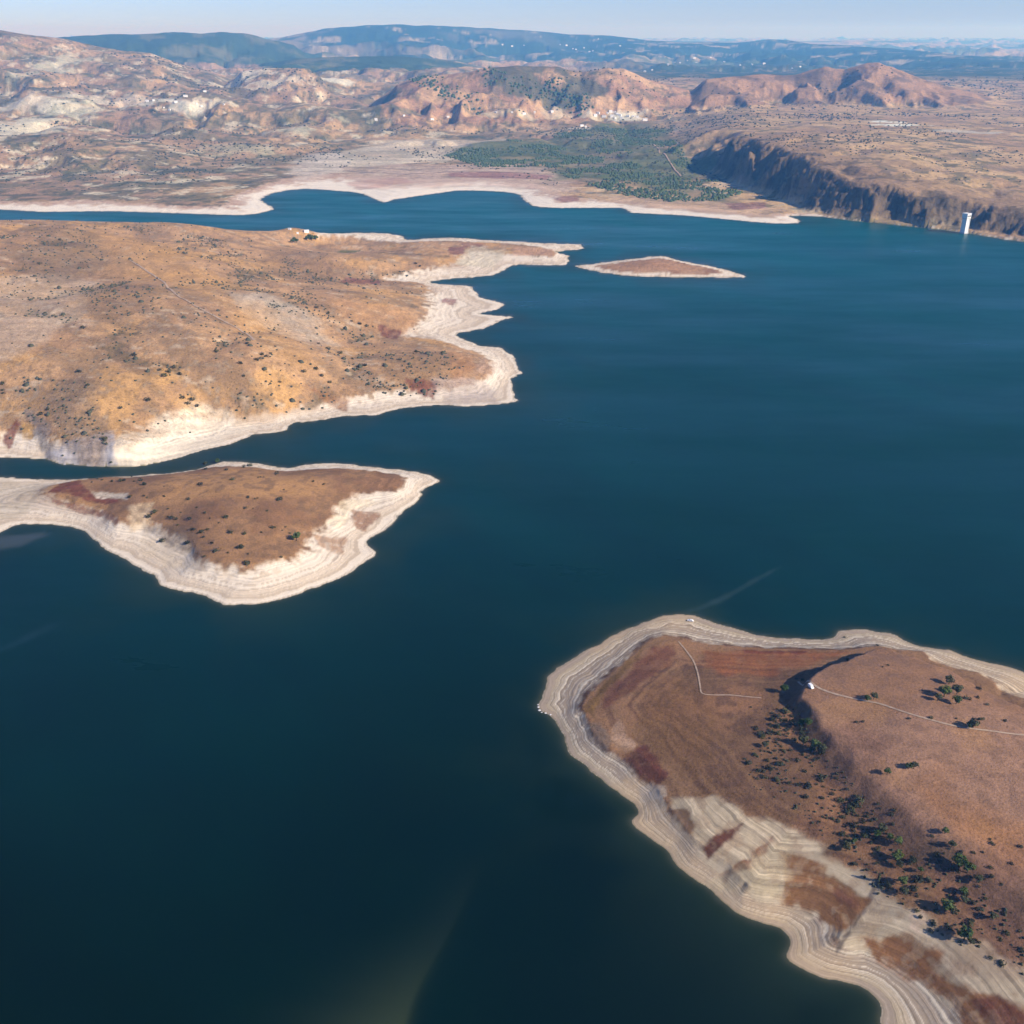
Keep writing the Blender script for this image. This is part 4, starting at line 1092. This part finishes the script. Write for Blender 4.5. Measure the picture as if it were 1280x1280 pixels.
shrubs([(930,868),(975,880),(1010,950),(1090,1035),(1110,1060),(1060,1050),(1000,1005),(950,975),(925,940),(940,900)], 22, 92, .8, 2.3, 'dark shrub scattered on the brown slope left of the scarp', 'shrubs on the lower headland slope', clump(30, .30))
shrubs([(1100,1040),(1180,1060),(1230,1090),(1285,1150),(1285,1200),(1230,1165),(1150,1125),(1090,1090),(1060,1055)], 27, 58, .8, 2.2, 'dark shrub among the trees of the headland grove', 'shrubs among the grove', None)
shrubs([(1060,1000),(1100,960),(1180,1000),(1285,1030),(1285,1120),(1220,1090),(1130,1030)], 42, 30, .8, 1.5, 'small dark shrub on the open grass of the headland plateau', 'shrubs on the plateau')
nz_ = [(340,155),(485,160),(525,232),(290,270),(30,280),(35,355),(735,212),(715,215),(755,212),(850,190),(840,196),(900,305),(635,362),(710,365),(690,370),(880,378),(860,378),(325,475),(360,512),(430,545),(475,505),(520,615),(495,600),(617,628),(735,618),(815,578),(835,578),(910,575),(890,600),(945,620),(245,598),(305,615),(350,595),(220,520),(150,470),(60,445),(200,690),(15,680),(495,765),(570,725),(590,722),(630,845),(640,770),(375,695),(320,790),(1110,245),(1190,265),(780,460),(680,440),(620,440),(120,520),(90,510),(60,500),(130,560),(320,650),(410,750),(880,795),(270,435),(210,375),(650,130),(610,140)]
nz_ = [(200 + a / 5.818, 560 + b / 5.818) for a, b in nz_] + [(176,601),(172,604),(168,602),(180,606),(150,602),(156,601),(180,620),(184,622),(204,620),(162,622),(194,640),(190,643),(186,646),(122,599),(128,600),(140,602),(115,603),(165,596)]
P = pick(nz_, 600, 1400)
for p in P:
    SH.append((p[0], p[1], p[2], 0.8 + 1.9 * RNG.uniform() ** 1.6, 'dark shrub dotted over the grass of the near headland', 'shrubs on the near headland'))
ex = [((1096,807),1.3),((1059,825),1.5),((1002,850),1.2),((996,849),1.0),((1215,957),1.4),((1210,955),1.1),((1223,861),1.6),((1207,873),1.6),((1212,875),1.4),((1234,881),1.3),((1110,832),1.0),((1104,834),1.0),((1056,797),1.0),((1064,945),1.4),((1071,944),1.0),((1122,968),1.1),((1148,974),1.3),((1175,987),.9),((1193,1000),.9),((1195,1022),1.1),((1228,1011),1.2),((1222,872),1.2)]
P = pick([e_[0] for e_ in ex], 500, 900)
for (uv, sc), p in zip(ex, P):
    SH.append((p[0], p[1], p[2], sc, 'lone small shrub on the bare ground of the headland', 'lone shrubs on the headland'))
for i, (x, y, zz, sc, lab, grp) in enumerate(SH):
    o = bpy.data.objects.new('shrub', SHR[i % 6]); COL.objects.link(o)
    o.location = (x, y, zz - .1); o.rotation_euler = (0, 0, random.uniform(0, 6.28)); o.scale = (sc * random.uniform(.85, 1.25), sc * random.uniform(.85, 1.25), sc * random.uniform(.75, 1.1))
    tag(o, lab, 'shrub', grp)
print('shrubs', len(SH))

# ---- scrub and woods too many to count: low bushy clumps, one mesh each
def clumps(name, pts, rad, material, label, tall=1.0, k=5):
    n = len(pts); rad = np.asarray(rad)
    V = []; Fc = []
    # a ragged faceted bush: two jittered rings and a top
    ang = np.linspace(0, 2 * np.pi, k, endpoint=False)
    base = np.concatenate([np.column_stack([np.cos(ang), np.sin(ang), 0 * ang - .15]), np.column_stack([np.cos(ang + .5) * .85, np.sin(ang + .5) * .85, 0 * ang + .65]), [[0, 0, 1.15]]])
    fc = [(i, (i + 1) % k, k + i) for i in range(k)] + [((i + 1) % k, k + (i + 1) % k, k + i) for i in range(k)] + [(k + i, k + (i + 1) % k, 2 * k) for i in range(k)]
    m = len(base)
    J = RNG.uniform(.65, 1.35, (n, m, 3))
    V = base[None] * J * rad[:, None, None] * np.array([1, 1, tall]) + pts[:, None]
    Q = (np.array(fc)[None] + (np.arange(n) * m)[:, None, None]).reshape(-1, 3)
    o = mesh_np(name, V.reshape(-1, 3), Q, material, False)
    return tag(o, label, kind='stuff')

M_SCRUBFAR = leaf_mat('far_scrub_leaves', (.040, .046, .028), (.085, .082, .05))
# peninsula scrub: loose dots everywhere, thicker in the draws
q1 = in_poly([(-60,290),(0,280),(200,285),(380,300),(500,310),(560,330),(480,350),(520,380),(480,410),(560,430),(600,455),(540,475),(430,490),(300,505),(200,530),(120,545),(60,520),(-60,520)], 45, 1700, RNG, lambda x, y: .06 + .94 * sstep(.52, .72, ridged(x + (fbm(x, y, 85, 3, 44) - .5) * 68, y, 136, 5, 42)))
q2 = in_poly([(40,285),(112,285),(132,322),(60,350),(20,330)], 78, 160, RNG)
q3 = in_poly([(100,352),(190,352),(192,386),(120,392)], 78, 120, RNG)
q4 = in_poly([(240,395),(300,400),(400,470),(380,480),(290,450),(240,420)], 50, 80, RNG)
q5 = in_poly([(390,425),(400,430),(470,462),(560,470),(545,480),(460,470)], 26, 90, RNG)
q6 = in_poly([(380,360),(440,395),(470,405),(440,408),(390,385),(350,375)], 40, 90, RNG)
q7 = in_poly([(470,440),(560,430),(580,455),(540,475),(490,468)], 20, 120, RNG)
q8 = in_poly([(330,335),(400,335),(405,350),(370,348)], 38, 40, RNG)
q9 = in_poly([(20,480),(110,490),(140,560),(110,555),(60,520),(20,510)], 32, 110, RNG)
qa = np.vstack([q1, q2, q3, q4, q5, q6, q7, q8, q9])
za = ground(qa[:, 0], qa[:, 1]); ok = za > 3
pa = np.column_stack([qa, za])[ok]
clumps('scrub', pa, RNG.uniform(.9, 1.7, len(pa)) * (1 + 1.0 * (RNG.uniform(0, 1, len(pa)) > .93)), M_SCRUBFAR, 'sparse dark scrub dotted over the golden peninsula')
qh = np.vstack([in_poly([(930,868),(975,870),(1010,940),(1100,1040),(1180,1075),(1285,1150),(1285,1205),(1200,1165),(1100,1095),(1000,1005),(945,975),(925,930)], 22, 260, RNG, clump(24, .34)),
                in_poly([(985,870),(998,872),(1012,905),(1045,945),(1080,985),(1120,1035),(1105,1040),(1050,985),(1010,940),(990,905)], 26, 80, RNG)])
zh = ground(qh[:, 0], qh[:, 1])
clumps('undergrowth', np.column_stack([qh, zh]), RNG.uniform(.3, .85, len(qh)), M_DARK, 'low dark undergrowth between the headland shrubs and trees')
# larger single bushes on the peninsula
BG = [(235,505),(245,508),(240,500),(228,498),(168,445),(200,463),(210,465),(218,460),(225,468),(205,470),(327,443),(333,446),(338,442),(398,430),(410,436),(425,442),(440,449),(455,457),(380,465),(395,462),(402,470),(412,478),(300,455),(305,470),(285,315),(295,316),(290,312),(385,340),(395,343),(450,405),(458,408),(440,402),(395,385),(410,392),(310,430),(320,450),(270,440),(52,518),(60,512),(130,550),(2,480),(4,492),(3,488),(520,330),(525,333),(60,295),(75,300),(65,335),(50,330),(105,410),(98,465),(110,482),(150,510),(185,500),(350,478),(500,450),(520,440)]
P = pick(BG, 800, 2400)
for i, p in enumerate(P):
    o = bpy.data.objects.new('bush', SHR[i % 6]); COL.objects.link(o)
    s_ = RNG.uniform(2.2, 3.8)
    o.location = (p[0], p[1], p[2] - .2); o.rotation_euler = (0, 0, random.uniform(0, 6.28)); o.scale = (s_, s_, s_ * .8)
    tag(o, 'large dark bush standing out on the golden peninsula', 'bush', 'large bushes on the peninsula')
# plantation on the far shore
qf = in_poly([(555,192),(640,178),(700,170),(780,163),(830,168),(850,192),(868,212),(930,238),(900,246),(840,248),(780,240),(730,226),(680,206),(600,206)], 14, 5600, RNG, clump(120, .43))
zf_ = ground(qf[:, 0], qf[:, 1]); pf_ = np.column_stack([qf, zf_])[zf_ > 2]
clumps('forest', pf_, RNG.uniform(2.2, 4.6, len(pf_)), M_FORE, 'dark green wood covering the flat far shore below the cliff', 1.2)
# scrub and copses over the far country
qs = []
for (x0, x1, y0, y1, n, sc, th) in ((-3000, 1500, 2900, 4700, 3600, 260, .48), (-4200, 4200, 4600, 7600, 2600, 420, .52), (300, 3800, 2600, 4700, 2000, 170, .48)):
    c = np.column_stack([RNG.uniform(x0, x1, n * 3), RNG.uniform(y0, y1, n * 3)])
    c = c[RNG.uniform(0, 1, len(c)) < sstep(th, th + .1, fbm(c[:, 0], c[:, 1], sc, 4, 822))][:n]
    qs.append(c)
qs = np.vstack(qs); g_ = field(qs[:, 0].astype(F), qs[:, 1].astype(F)); ok = (g_['reg'] == 5) & (g_['z'] > 6) & (g_['band'] > .99) & ~((g_['hi'] > .02) & (g_['hi'] < .97) & (qs[:, 1] < 3400))
ps = np.column_stack([qs, g_['z']])[ok]
clumps('far_scrub', ps, np.interp(ps[:, 1], [2600, 4000, 7000], [2.0, 3.2, 5.5]) * RNG.uniform(.6, 1.5, len(ps)), M_SCRUBFAR, 'scattered dark scrub and copses over the far dry country', .8)
# dark copses on the middle hills
cp = pick([(523,98),(527,97),(531,97),(536,98),(541,108),(552,114),(560,118),(580,122),(590,130),(686,112),(692,112),(697,116),(702,118),(712,126),(718,128),(724,130),(730,133),(640,108),(655,114),(670,120),(610,92),(622,98)], 4500, 7500)
cc_ = []
for p in cp:
    k = 16; c = np.column_stack([p[0] + RNG.normal(0, 26, k), p[1] + RNG.normal(0, 40, k)])
    cc_.append(np.column_stack([c, ground(c[:, 0], c[:, 1])]))
cc_ = np.vstack(cc_)
clumps('hill_copse', cc_, RNG.uniform(4, 8, len(cc_)), M_FORE, 'dark copses in the gullies of the brown middle hills', 1.1)

# ---- dirt tracks
M_TRACK = plain('track_dust', (.40, .28, .19), .95, .25, .4)
def track(name, px, zr, width, label, dmin, dmax, lift=.25, m=M_TRACK):
    P = pick(px, dmin, dmax)
    pts = []
    for i in range(len(P) - 1):
        p0, p1, p2, p3 = P[max(i - 1, 0)], P[i], P[i + 1], P[min(i + 2, len(P) - 1)]
        n = max(3, int(np.hypot(*(p2 - p1)[:2]) / 2.0))
        for k in range(n):
            t = k / n
            pts.append(0.5 * ((2 * p1) + (-p0 + p2) * t + (2 * p0 - 5 * p1 + 4 * p2 - p3) * t * t + (-p0 + 3 * p1 - 3 * p2 + p3) * t ** 3))
    A = np.array(pts)[:, :2]; T = np.gradient(A, axis=0); T /= np.linalg.norm(T, axis=1)[:, None] + 1e-9
    Nn = np.column_stack([-T[:, 1], T[:, 0]])
    wv = width * (.75 + .5 * fbm(A[:, 0], A[:, 1], 12, 2, 901))[:, None]
    rows_ = [A - Nn * wv / 2, A, A + Nn * wv / 2]
    V = np.stack([np.column_stack([r_, ground(r_[:, 0], r_[:, 1]) + lift]) for r_ in rows_], 1)
    n = len(A); idx = np.arange(n * 3).reshape(n, 3)
    Q = np.concatenate([np.stack([idx[:-1, j], idx[1:, j], idx[1:, j + 1], idx[:-1, j + 1]], -1) for j in (0, 1)])[:, ::-1]
    o = mesh_np(name, V.reshape(-1, 3), Q, m, True)
    return tag(o, label, kind='structure')
track('dirt_track', [(1330,921),(1280,919),(1240,914),(1200,909),(1160,899),(1130,890),(1100,880),(1070,874),(1045,868),(1030,863),(1020,858),(1008,852),(996,851)], 40, 1.5, 'pale dirt track crossing the headland plateau to the white van', 480, 900)
track('dirt_track', [(848,802),(858,814),(867,827),(872,841),(875,857),(878,867),(894,869),(912,869),(932,871),(955,873)], 18, 1.1, 'thin pale path bending down the headland to the beach', 500, 900)
track('dirt_track', [(162,325),(182,338),(202,351),(220,368),(240,380),(260,391),(282,403),(303,415),(318,426)], 60, 3.0, 'faint pale track running down the golden peninsula', 900, 2300, .6)
track('far_road', [(812,178),(822,185),(831,193),(840,207),(847,216),(853,223)], 10, 4.5, 'straight pale road through the far wood', 2500, 5000, 2.0)

# ---- intake tower
M_WHITE = plain('white_concrete', (.74, .72, .68), .8, .06, .3)
M_CONC = plain('grey_concrete', (.50, .48, .45), .85, .1, .3)
M_GLASS = plain('dark_glass', (.03, .04, .05), .15)
def cliff_shore(u, v):
    x, y = unproj(u, v, 0); return float(x), float(y)
tx, ty = cliff_shore(1203.5, 291.2)
tw = empty('intake_tower', (tx, ty - 4, 0), math.radians(32), (1.15, 1.15, .86))
tag(tw, 'white concrete intake tower standing in the water below the cliff', 'tower')
b = MB(); b.box(-6.5, 6.5, -6.5, 6.5, -6, 3.0, .6); b.build('footing', M_CONC, tw)
b = MB(); b.box(-5.0, 5.0, -5.0, 5.0, 3.0, 37, .35); b.build('shaft', M_WHITE, tw)
for s in (-1, 1):
    b = MB(); b.box(s * 4.9 - .5, s * 4.9 + .5, -5.5, -4.6, 3.0, 36.8, 0); b.build('rib', M_WHITE, tw)
b = MB(); b.box(-6.0, 6.0, -6.0, 6.0, 37, 38.2, 0); b.build('gallery_slab', M_CONC, tw)
gh = MB(); gh.box(-5.7, 5.7, -5.7, 5.7, 38.2, 49.0, 0); gh = gh.build('gatehouse', M_WHITE, tw)
for k in range(3):
    b = MB(); b.box(-4.6 + k * 3.4, -2.4 + k * 3.4, -5.78, -5.6, 41.5, 45.2, 0); b.build('window', M_GLASS, gh)
for k in range(3):
    b = MB(); b.box(5.6, 5.78, -4.6 + k * 3.4, -2.4 + k * 3.4, 41.5, 45.2, 0); b.build('window', M_GLASS, gh)
b = MB(); b.box(-6.1, 6.1, -6.1, 6.1, 49.0, 50.0, 0); b.build('roof', M_WHITE, tw)

# ---- vehicles
M_VAN = plain('white_paint', (.80, .79, .77), .35, .03, 2)
M_SILVER = plain('silver_paint', (.52, .52, .52), .35, .04, 2)
M_TYRE = plain('tyre', (.02, .02, .02), .9)
M_RIM = plain('rim', (.35, .35, .36), .4)
M_LAMP = plain('lamp_glass', (.7, .7, .65), .2)
def vehicle(name, loc, rz, tilt, label, cat, prof, cab, W, wheels, paint, wins):
    o = empty(name, loc, rz); o.rotation_euler = (tilt[0], tilt[1], rz)
    tag(o, label, cat)
    b = MB(); b.prism(prof, -W / 2, W / 2); b.build('body', paint, o)
    if cab:
        b = MB(); n = len(cab)
        V = [(x, -W / 2 + .1 + (z - cab[0][1]) * .2, z) for x, z in cab] + [(x, W / 2 - .1 - (z - cab[0][1]) * .2, z) for x, z in cab]
        b.add(V, [tuple(range(n)), tuple(range(2 * n - 1, n - 1, -1))] + [(i, i + n, (i + 1) % n + n, (i + 1) % n) for i in range(n)]); b.build('cabin', paint, o)
    for (x0, x1, y0, y1, z0, z1, nm) in wins:
        b = MB(); b.box(x0, x1, y0, y1, z0, z1); b.build(nm, M_GLASS, o)
    for x in wheels:
        for s in (-1, 1):
            b = MB(); b.cyl((x, s * (W / 2 - .2), .33), (x, s * (W / 2 + .02), .33), .33, .33, 12); w = b.build('wheel', M_TYRE, o)
            b = MB(); b.cyl((x, s * (W / 2 + .02), .33), (x, s * (W / 2 + .04), .33), .2, .18, 10); b.build('rim', M_RIM, w)
    xf = max(p[0] for p in prof)
    for s in (-1, 1):
        b = MB(); b.box(xf - .06, xf + .03, s * (W / 2 - .35) - .16, s * (W / 2 - .35) + .16, .72, .92); b.build('headlight', M_LAMP, o)
    return o
P = pick([(1013.5,859.5),(863,776.5)], 500, 1000)
vehicle('van', tuple(P[0]), math.radians(-70), (0, 0), 'small white van parked where the dirt track ends', 'van',
        [(-2.1, .35), (2.05, .35), (2.15, .8), (1.9, 1.15), (1.15, 1.35), (.75, 2.15), (.5, 2.25), (-2.0, 2.25), (-2.15, 1.9)], None, 1.85, (-1.35, 1.35), M_VAN,
        [(-2.17, -2.12, -.7, .7, 1.35, 1.9, 'rear_window'), (.1, .75, -.945, -.92, 1.35, 1.95, 'side_window'), (.1, .75, .92, .945, 1.35, 1.95, 'side_window')])
vehicle('car', tuple(P[1]), math.radians(160), (0, 0), 'silver white car parked on the beach at the headland top', 'car',
        [(-2.2, .3), (2.15, .3), (2.25, .65), (2.1, .85), (.9, 1.0), (-2.1, 1.0), (-2.25, .7)], [(1.0, 1.0), (.35, 1.5), (-1.3, 1.52), (-2.0, 1.0)], 1.8, (-1.35, 1.38), M_VAN,
        [(-.2, .45, -.82, -.795, 1.06, 1.36, 'side_window'), (-1.2, -.35, -.82, -.795, 1.06, 1.36, 'side_window'), (-.2, .45, .795, .82, 1.06, 1.36, 'side_window'), (-1.2, -.35, .795, .82, 1.06, 1.36, 'side_window')])

# ---- pale boulders at the tip of the headland
M_BOULD = plain('pale_rock', (.66, .62, .60), .9, .12, 1.5)
P = pick([(673,884),(674.5,888),(677,890.5),(682,891.5),(688,893.5),(672.5,881)], 450, 800)
for i, (p, s_) in enumerate(zip(P, (.7, .8, .5, .6, .6, .5))):
    r = random.Random(900 + i); k = 7; V = []
    for j, (zz, rr) in enumerate(((-.3, .9), (.25, 1.0), (.6, .65))):
        V += [(rr * math.cos(6.283 * a / k + j * .3) * r.uniform(.8, 1.25), rr * math.sin(6.283 * a / k + j * .3) * r.uniform(.8, 1.25), zz * r.uniform(.8, 1.2)) for a in range(k)]
    V.append((0, 0, .75)); Fc = [tuple(range(k))[::-1]]
    for j in (0, 1):
        Fc += [(j * k + a, j * k + (a + 1) % k, (j + 1) * k + (a + 1) % k, (j + 1) * k + a) for a in range(k)]
    Fc += [(2 * k + a, 2 * k + (a + 1) % k, 3 * k) for a in range(k)]
    b = MB(); b.add(V, Fc); o = b.build('boulder', M_BOULD); o.location = (p[0], p[1], max(p[2], 0)); o.scale = (s_ * 1.2, s_, s_ * .8)
    tag(o, 'pale boulder at the water edge of the headland tip', 'boulder', 'pale boulders at the headland tip')

# ---- houses
M_WALL = plain('lime_wash', (.78, .75, .70), .9, .06, .2)
M_ROOF = plain('clay_roof', (.42, .26, .19), .9, .15, .3)
M_GREYR = plain('pale_sheet_roof', (.62, .62, .63), .6, .05, .3)
def house_mesh(L, W, H, R):
    w = MB(); w.box(-L / 2, L / 2, -W / 2, W / 2, -4, H)
    w.add([(-L / 2, -W / 2, H), (-L / 2, W / 2, H), (-L / 2, 0, H + R)], [(0, 2, 1)]); w.add([(L / 2, -W / 2, H), (L / 2, W / 2, H), (L / 2, 0, H + R)], [(0, 1, 2)])
    f = MB(); e = .5; z0 = H - e * R / (W / 2)
    f.add([(-L / 2 - e, -W / 2 - e, z0), (L / 2 + e, -W / 2 - e, z0), (L / 2 + e, 0, H + R), (-L / 2 - e, 0, H + R), (-L / 2 - e, W / 2 + e, z0), (L / 2 + e, W / 2 + e, z0),
           (-L / 2 - e, -W / 2 - e, z0 + .3), (L / 2 + e, -W / 2 - e, z0 + .3), (L / 2 + e, 0, H + R + .35), (-L / 2 - e, 0, H + R + .35), (-L / 2 - e, W / 2 + e, z0 + .3), (L / 2 + e, W / 2 + e, z0 + .3)],
          [(6, 7, 8, 9), (9, 8, 11, 10), (0, 3, 2, 1), (3, 4, 5, 2), (0, 1, 7, 6), (4, 10, 11, 5), (0, 6, 9, 3), (3, 9, 10, 4), (1, 2, 8, 7), (2, 5, 11, 8)])
    d = MB()
    for k in (-1, 0, 1):
        d.box(k * L * .28 - .6, k * L * .28 + .6, -W / 2 - .06, -W / 2 + .1, H * .35, H * .75)
    return w.mesh('wall', M_WALL), f, d.mesh('window', M_GLASS)
HM = []
for L, W, H, R in ((13, 9, 6, 2.2), (17, 10, 7, 2.5), (24, 12, 9, 2.2)):
    w, f, d = house_mesh(L, W, H, R)
    HM.append((w, f.mesh('roof', M_ROOF), f.mesh('roof', M_GREYR), d))
def house(p, k, sc, rz, grey, label, group):
    o = empty('house', tuple(p), rz, sc); tag(o, label, 'house', group)
    for nm, me in (('wall', HM[k][0]), ('roof', HM[k][2] if grey else HM[k][1])):
        c = bpy.data.objects.new(nm, me); COL.objects.link(c); c.parent = o
def village(px, dmin, dmax, sc, label, group, grey=.6):
    P = pick(px, dmin, dmax)
    for i, p in enumerate(P):
        house(p, i % 3, sc * random.uniform(.8, 1.2), random.uniform(-.5, .5), random.random() < grey, label, group)
village([(351,286),(362,287),(383,290),(372,292)], 1500, 2600, .38, 'little white house on the peninsula knoll', 'houses on the peninsula knoll', 1)
village([(759,142),(763,140),(767,141),(771,143),(765,146),(774,145),(769,148),(777,148),(785,146),(792,146),(797,147),(755,146),(748,142),(744,145),(806,151)], 3500, 6500, .8, 'white village house below the brown middle hills', 'houses of the village below the middle hills', .9)
village([(205,135),(212,138),(220,128),(246,130),(252,133),(232,121),(192,126),(184,127),(256,115),(280,131)], 3500, 7500, .7, 'pale house in the far left valley', 'houses in the left valley', .9)
village([(620,141),(640,141),(655,143),(668,141),(690,140),(727,158),(732,159),(560,146),(540,150),(505,145),(470,150)], 3500, 6500, .7, 'pale house among the fields behind the far shore', 'houses among the far fields', .8)
village([(716,61),(720,62),(737,65),(741,64),(748,49),(775,58),(780,59),(730,60),(843,79),(850,79),(859,76),(868,73),(888,72),(628,56),(640,58),(655,57),(700,56),(708,57),(815,88),(806,90),(905,78),(925,82),(940,81),(955,80),(990,86),(1000,84),(870,79),(835,81)], 9000, 22000, 1.1, 'white building of a town on the hazy blue mountain side', 'far town buildings', 1)

# ---- small groups: name each one by its place in the row
ORD = ['leftmost', 'second from the left', 'third from the left', 'fourth from the left', 'fifth from the left', 'sixth from the left', 'seventh from the left', 'eighth from the left',
       'ninth from the left', 'tenth from the left', 'eleventh from the left', 'twelfth from the left', 'thirteenth from the left', 'fourteenth from the left', 'rightmost']
same = {}
for o in COL.objects:
    if o.parent is None and o.get('group'):
        same.setdefault(o['label'], []).append(o)
for lab, os_ in same.items():
    if 1 < len(os_) <= 15:
        os_.sort(key=lambda o: float(proj(o.location[0], o.location[1], o.location[2])[0]))
        for i, o in enumerate(os_):
            o['label'] = lab + ', ' + ('rightmost' if i == len(os_) - 1 else ORD[i])
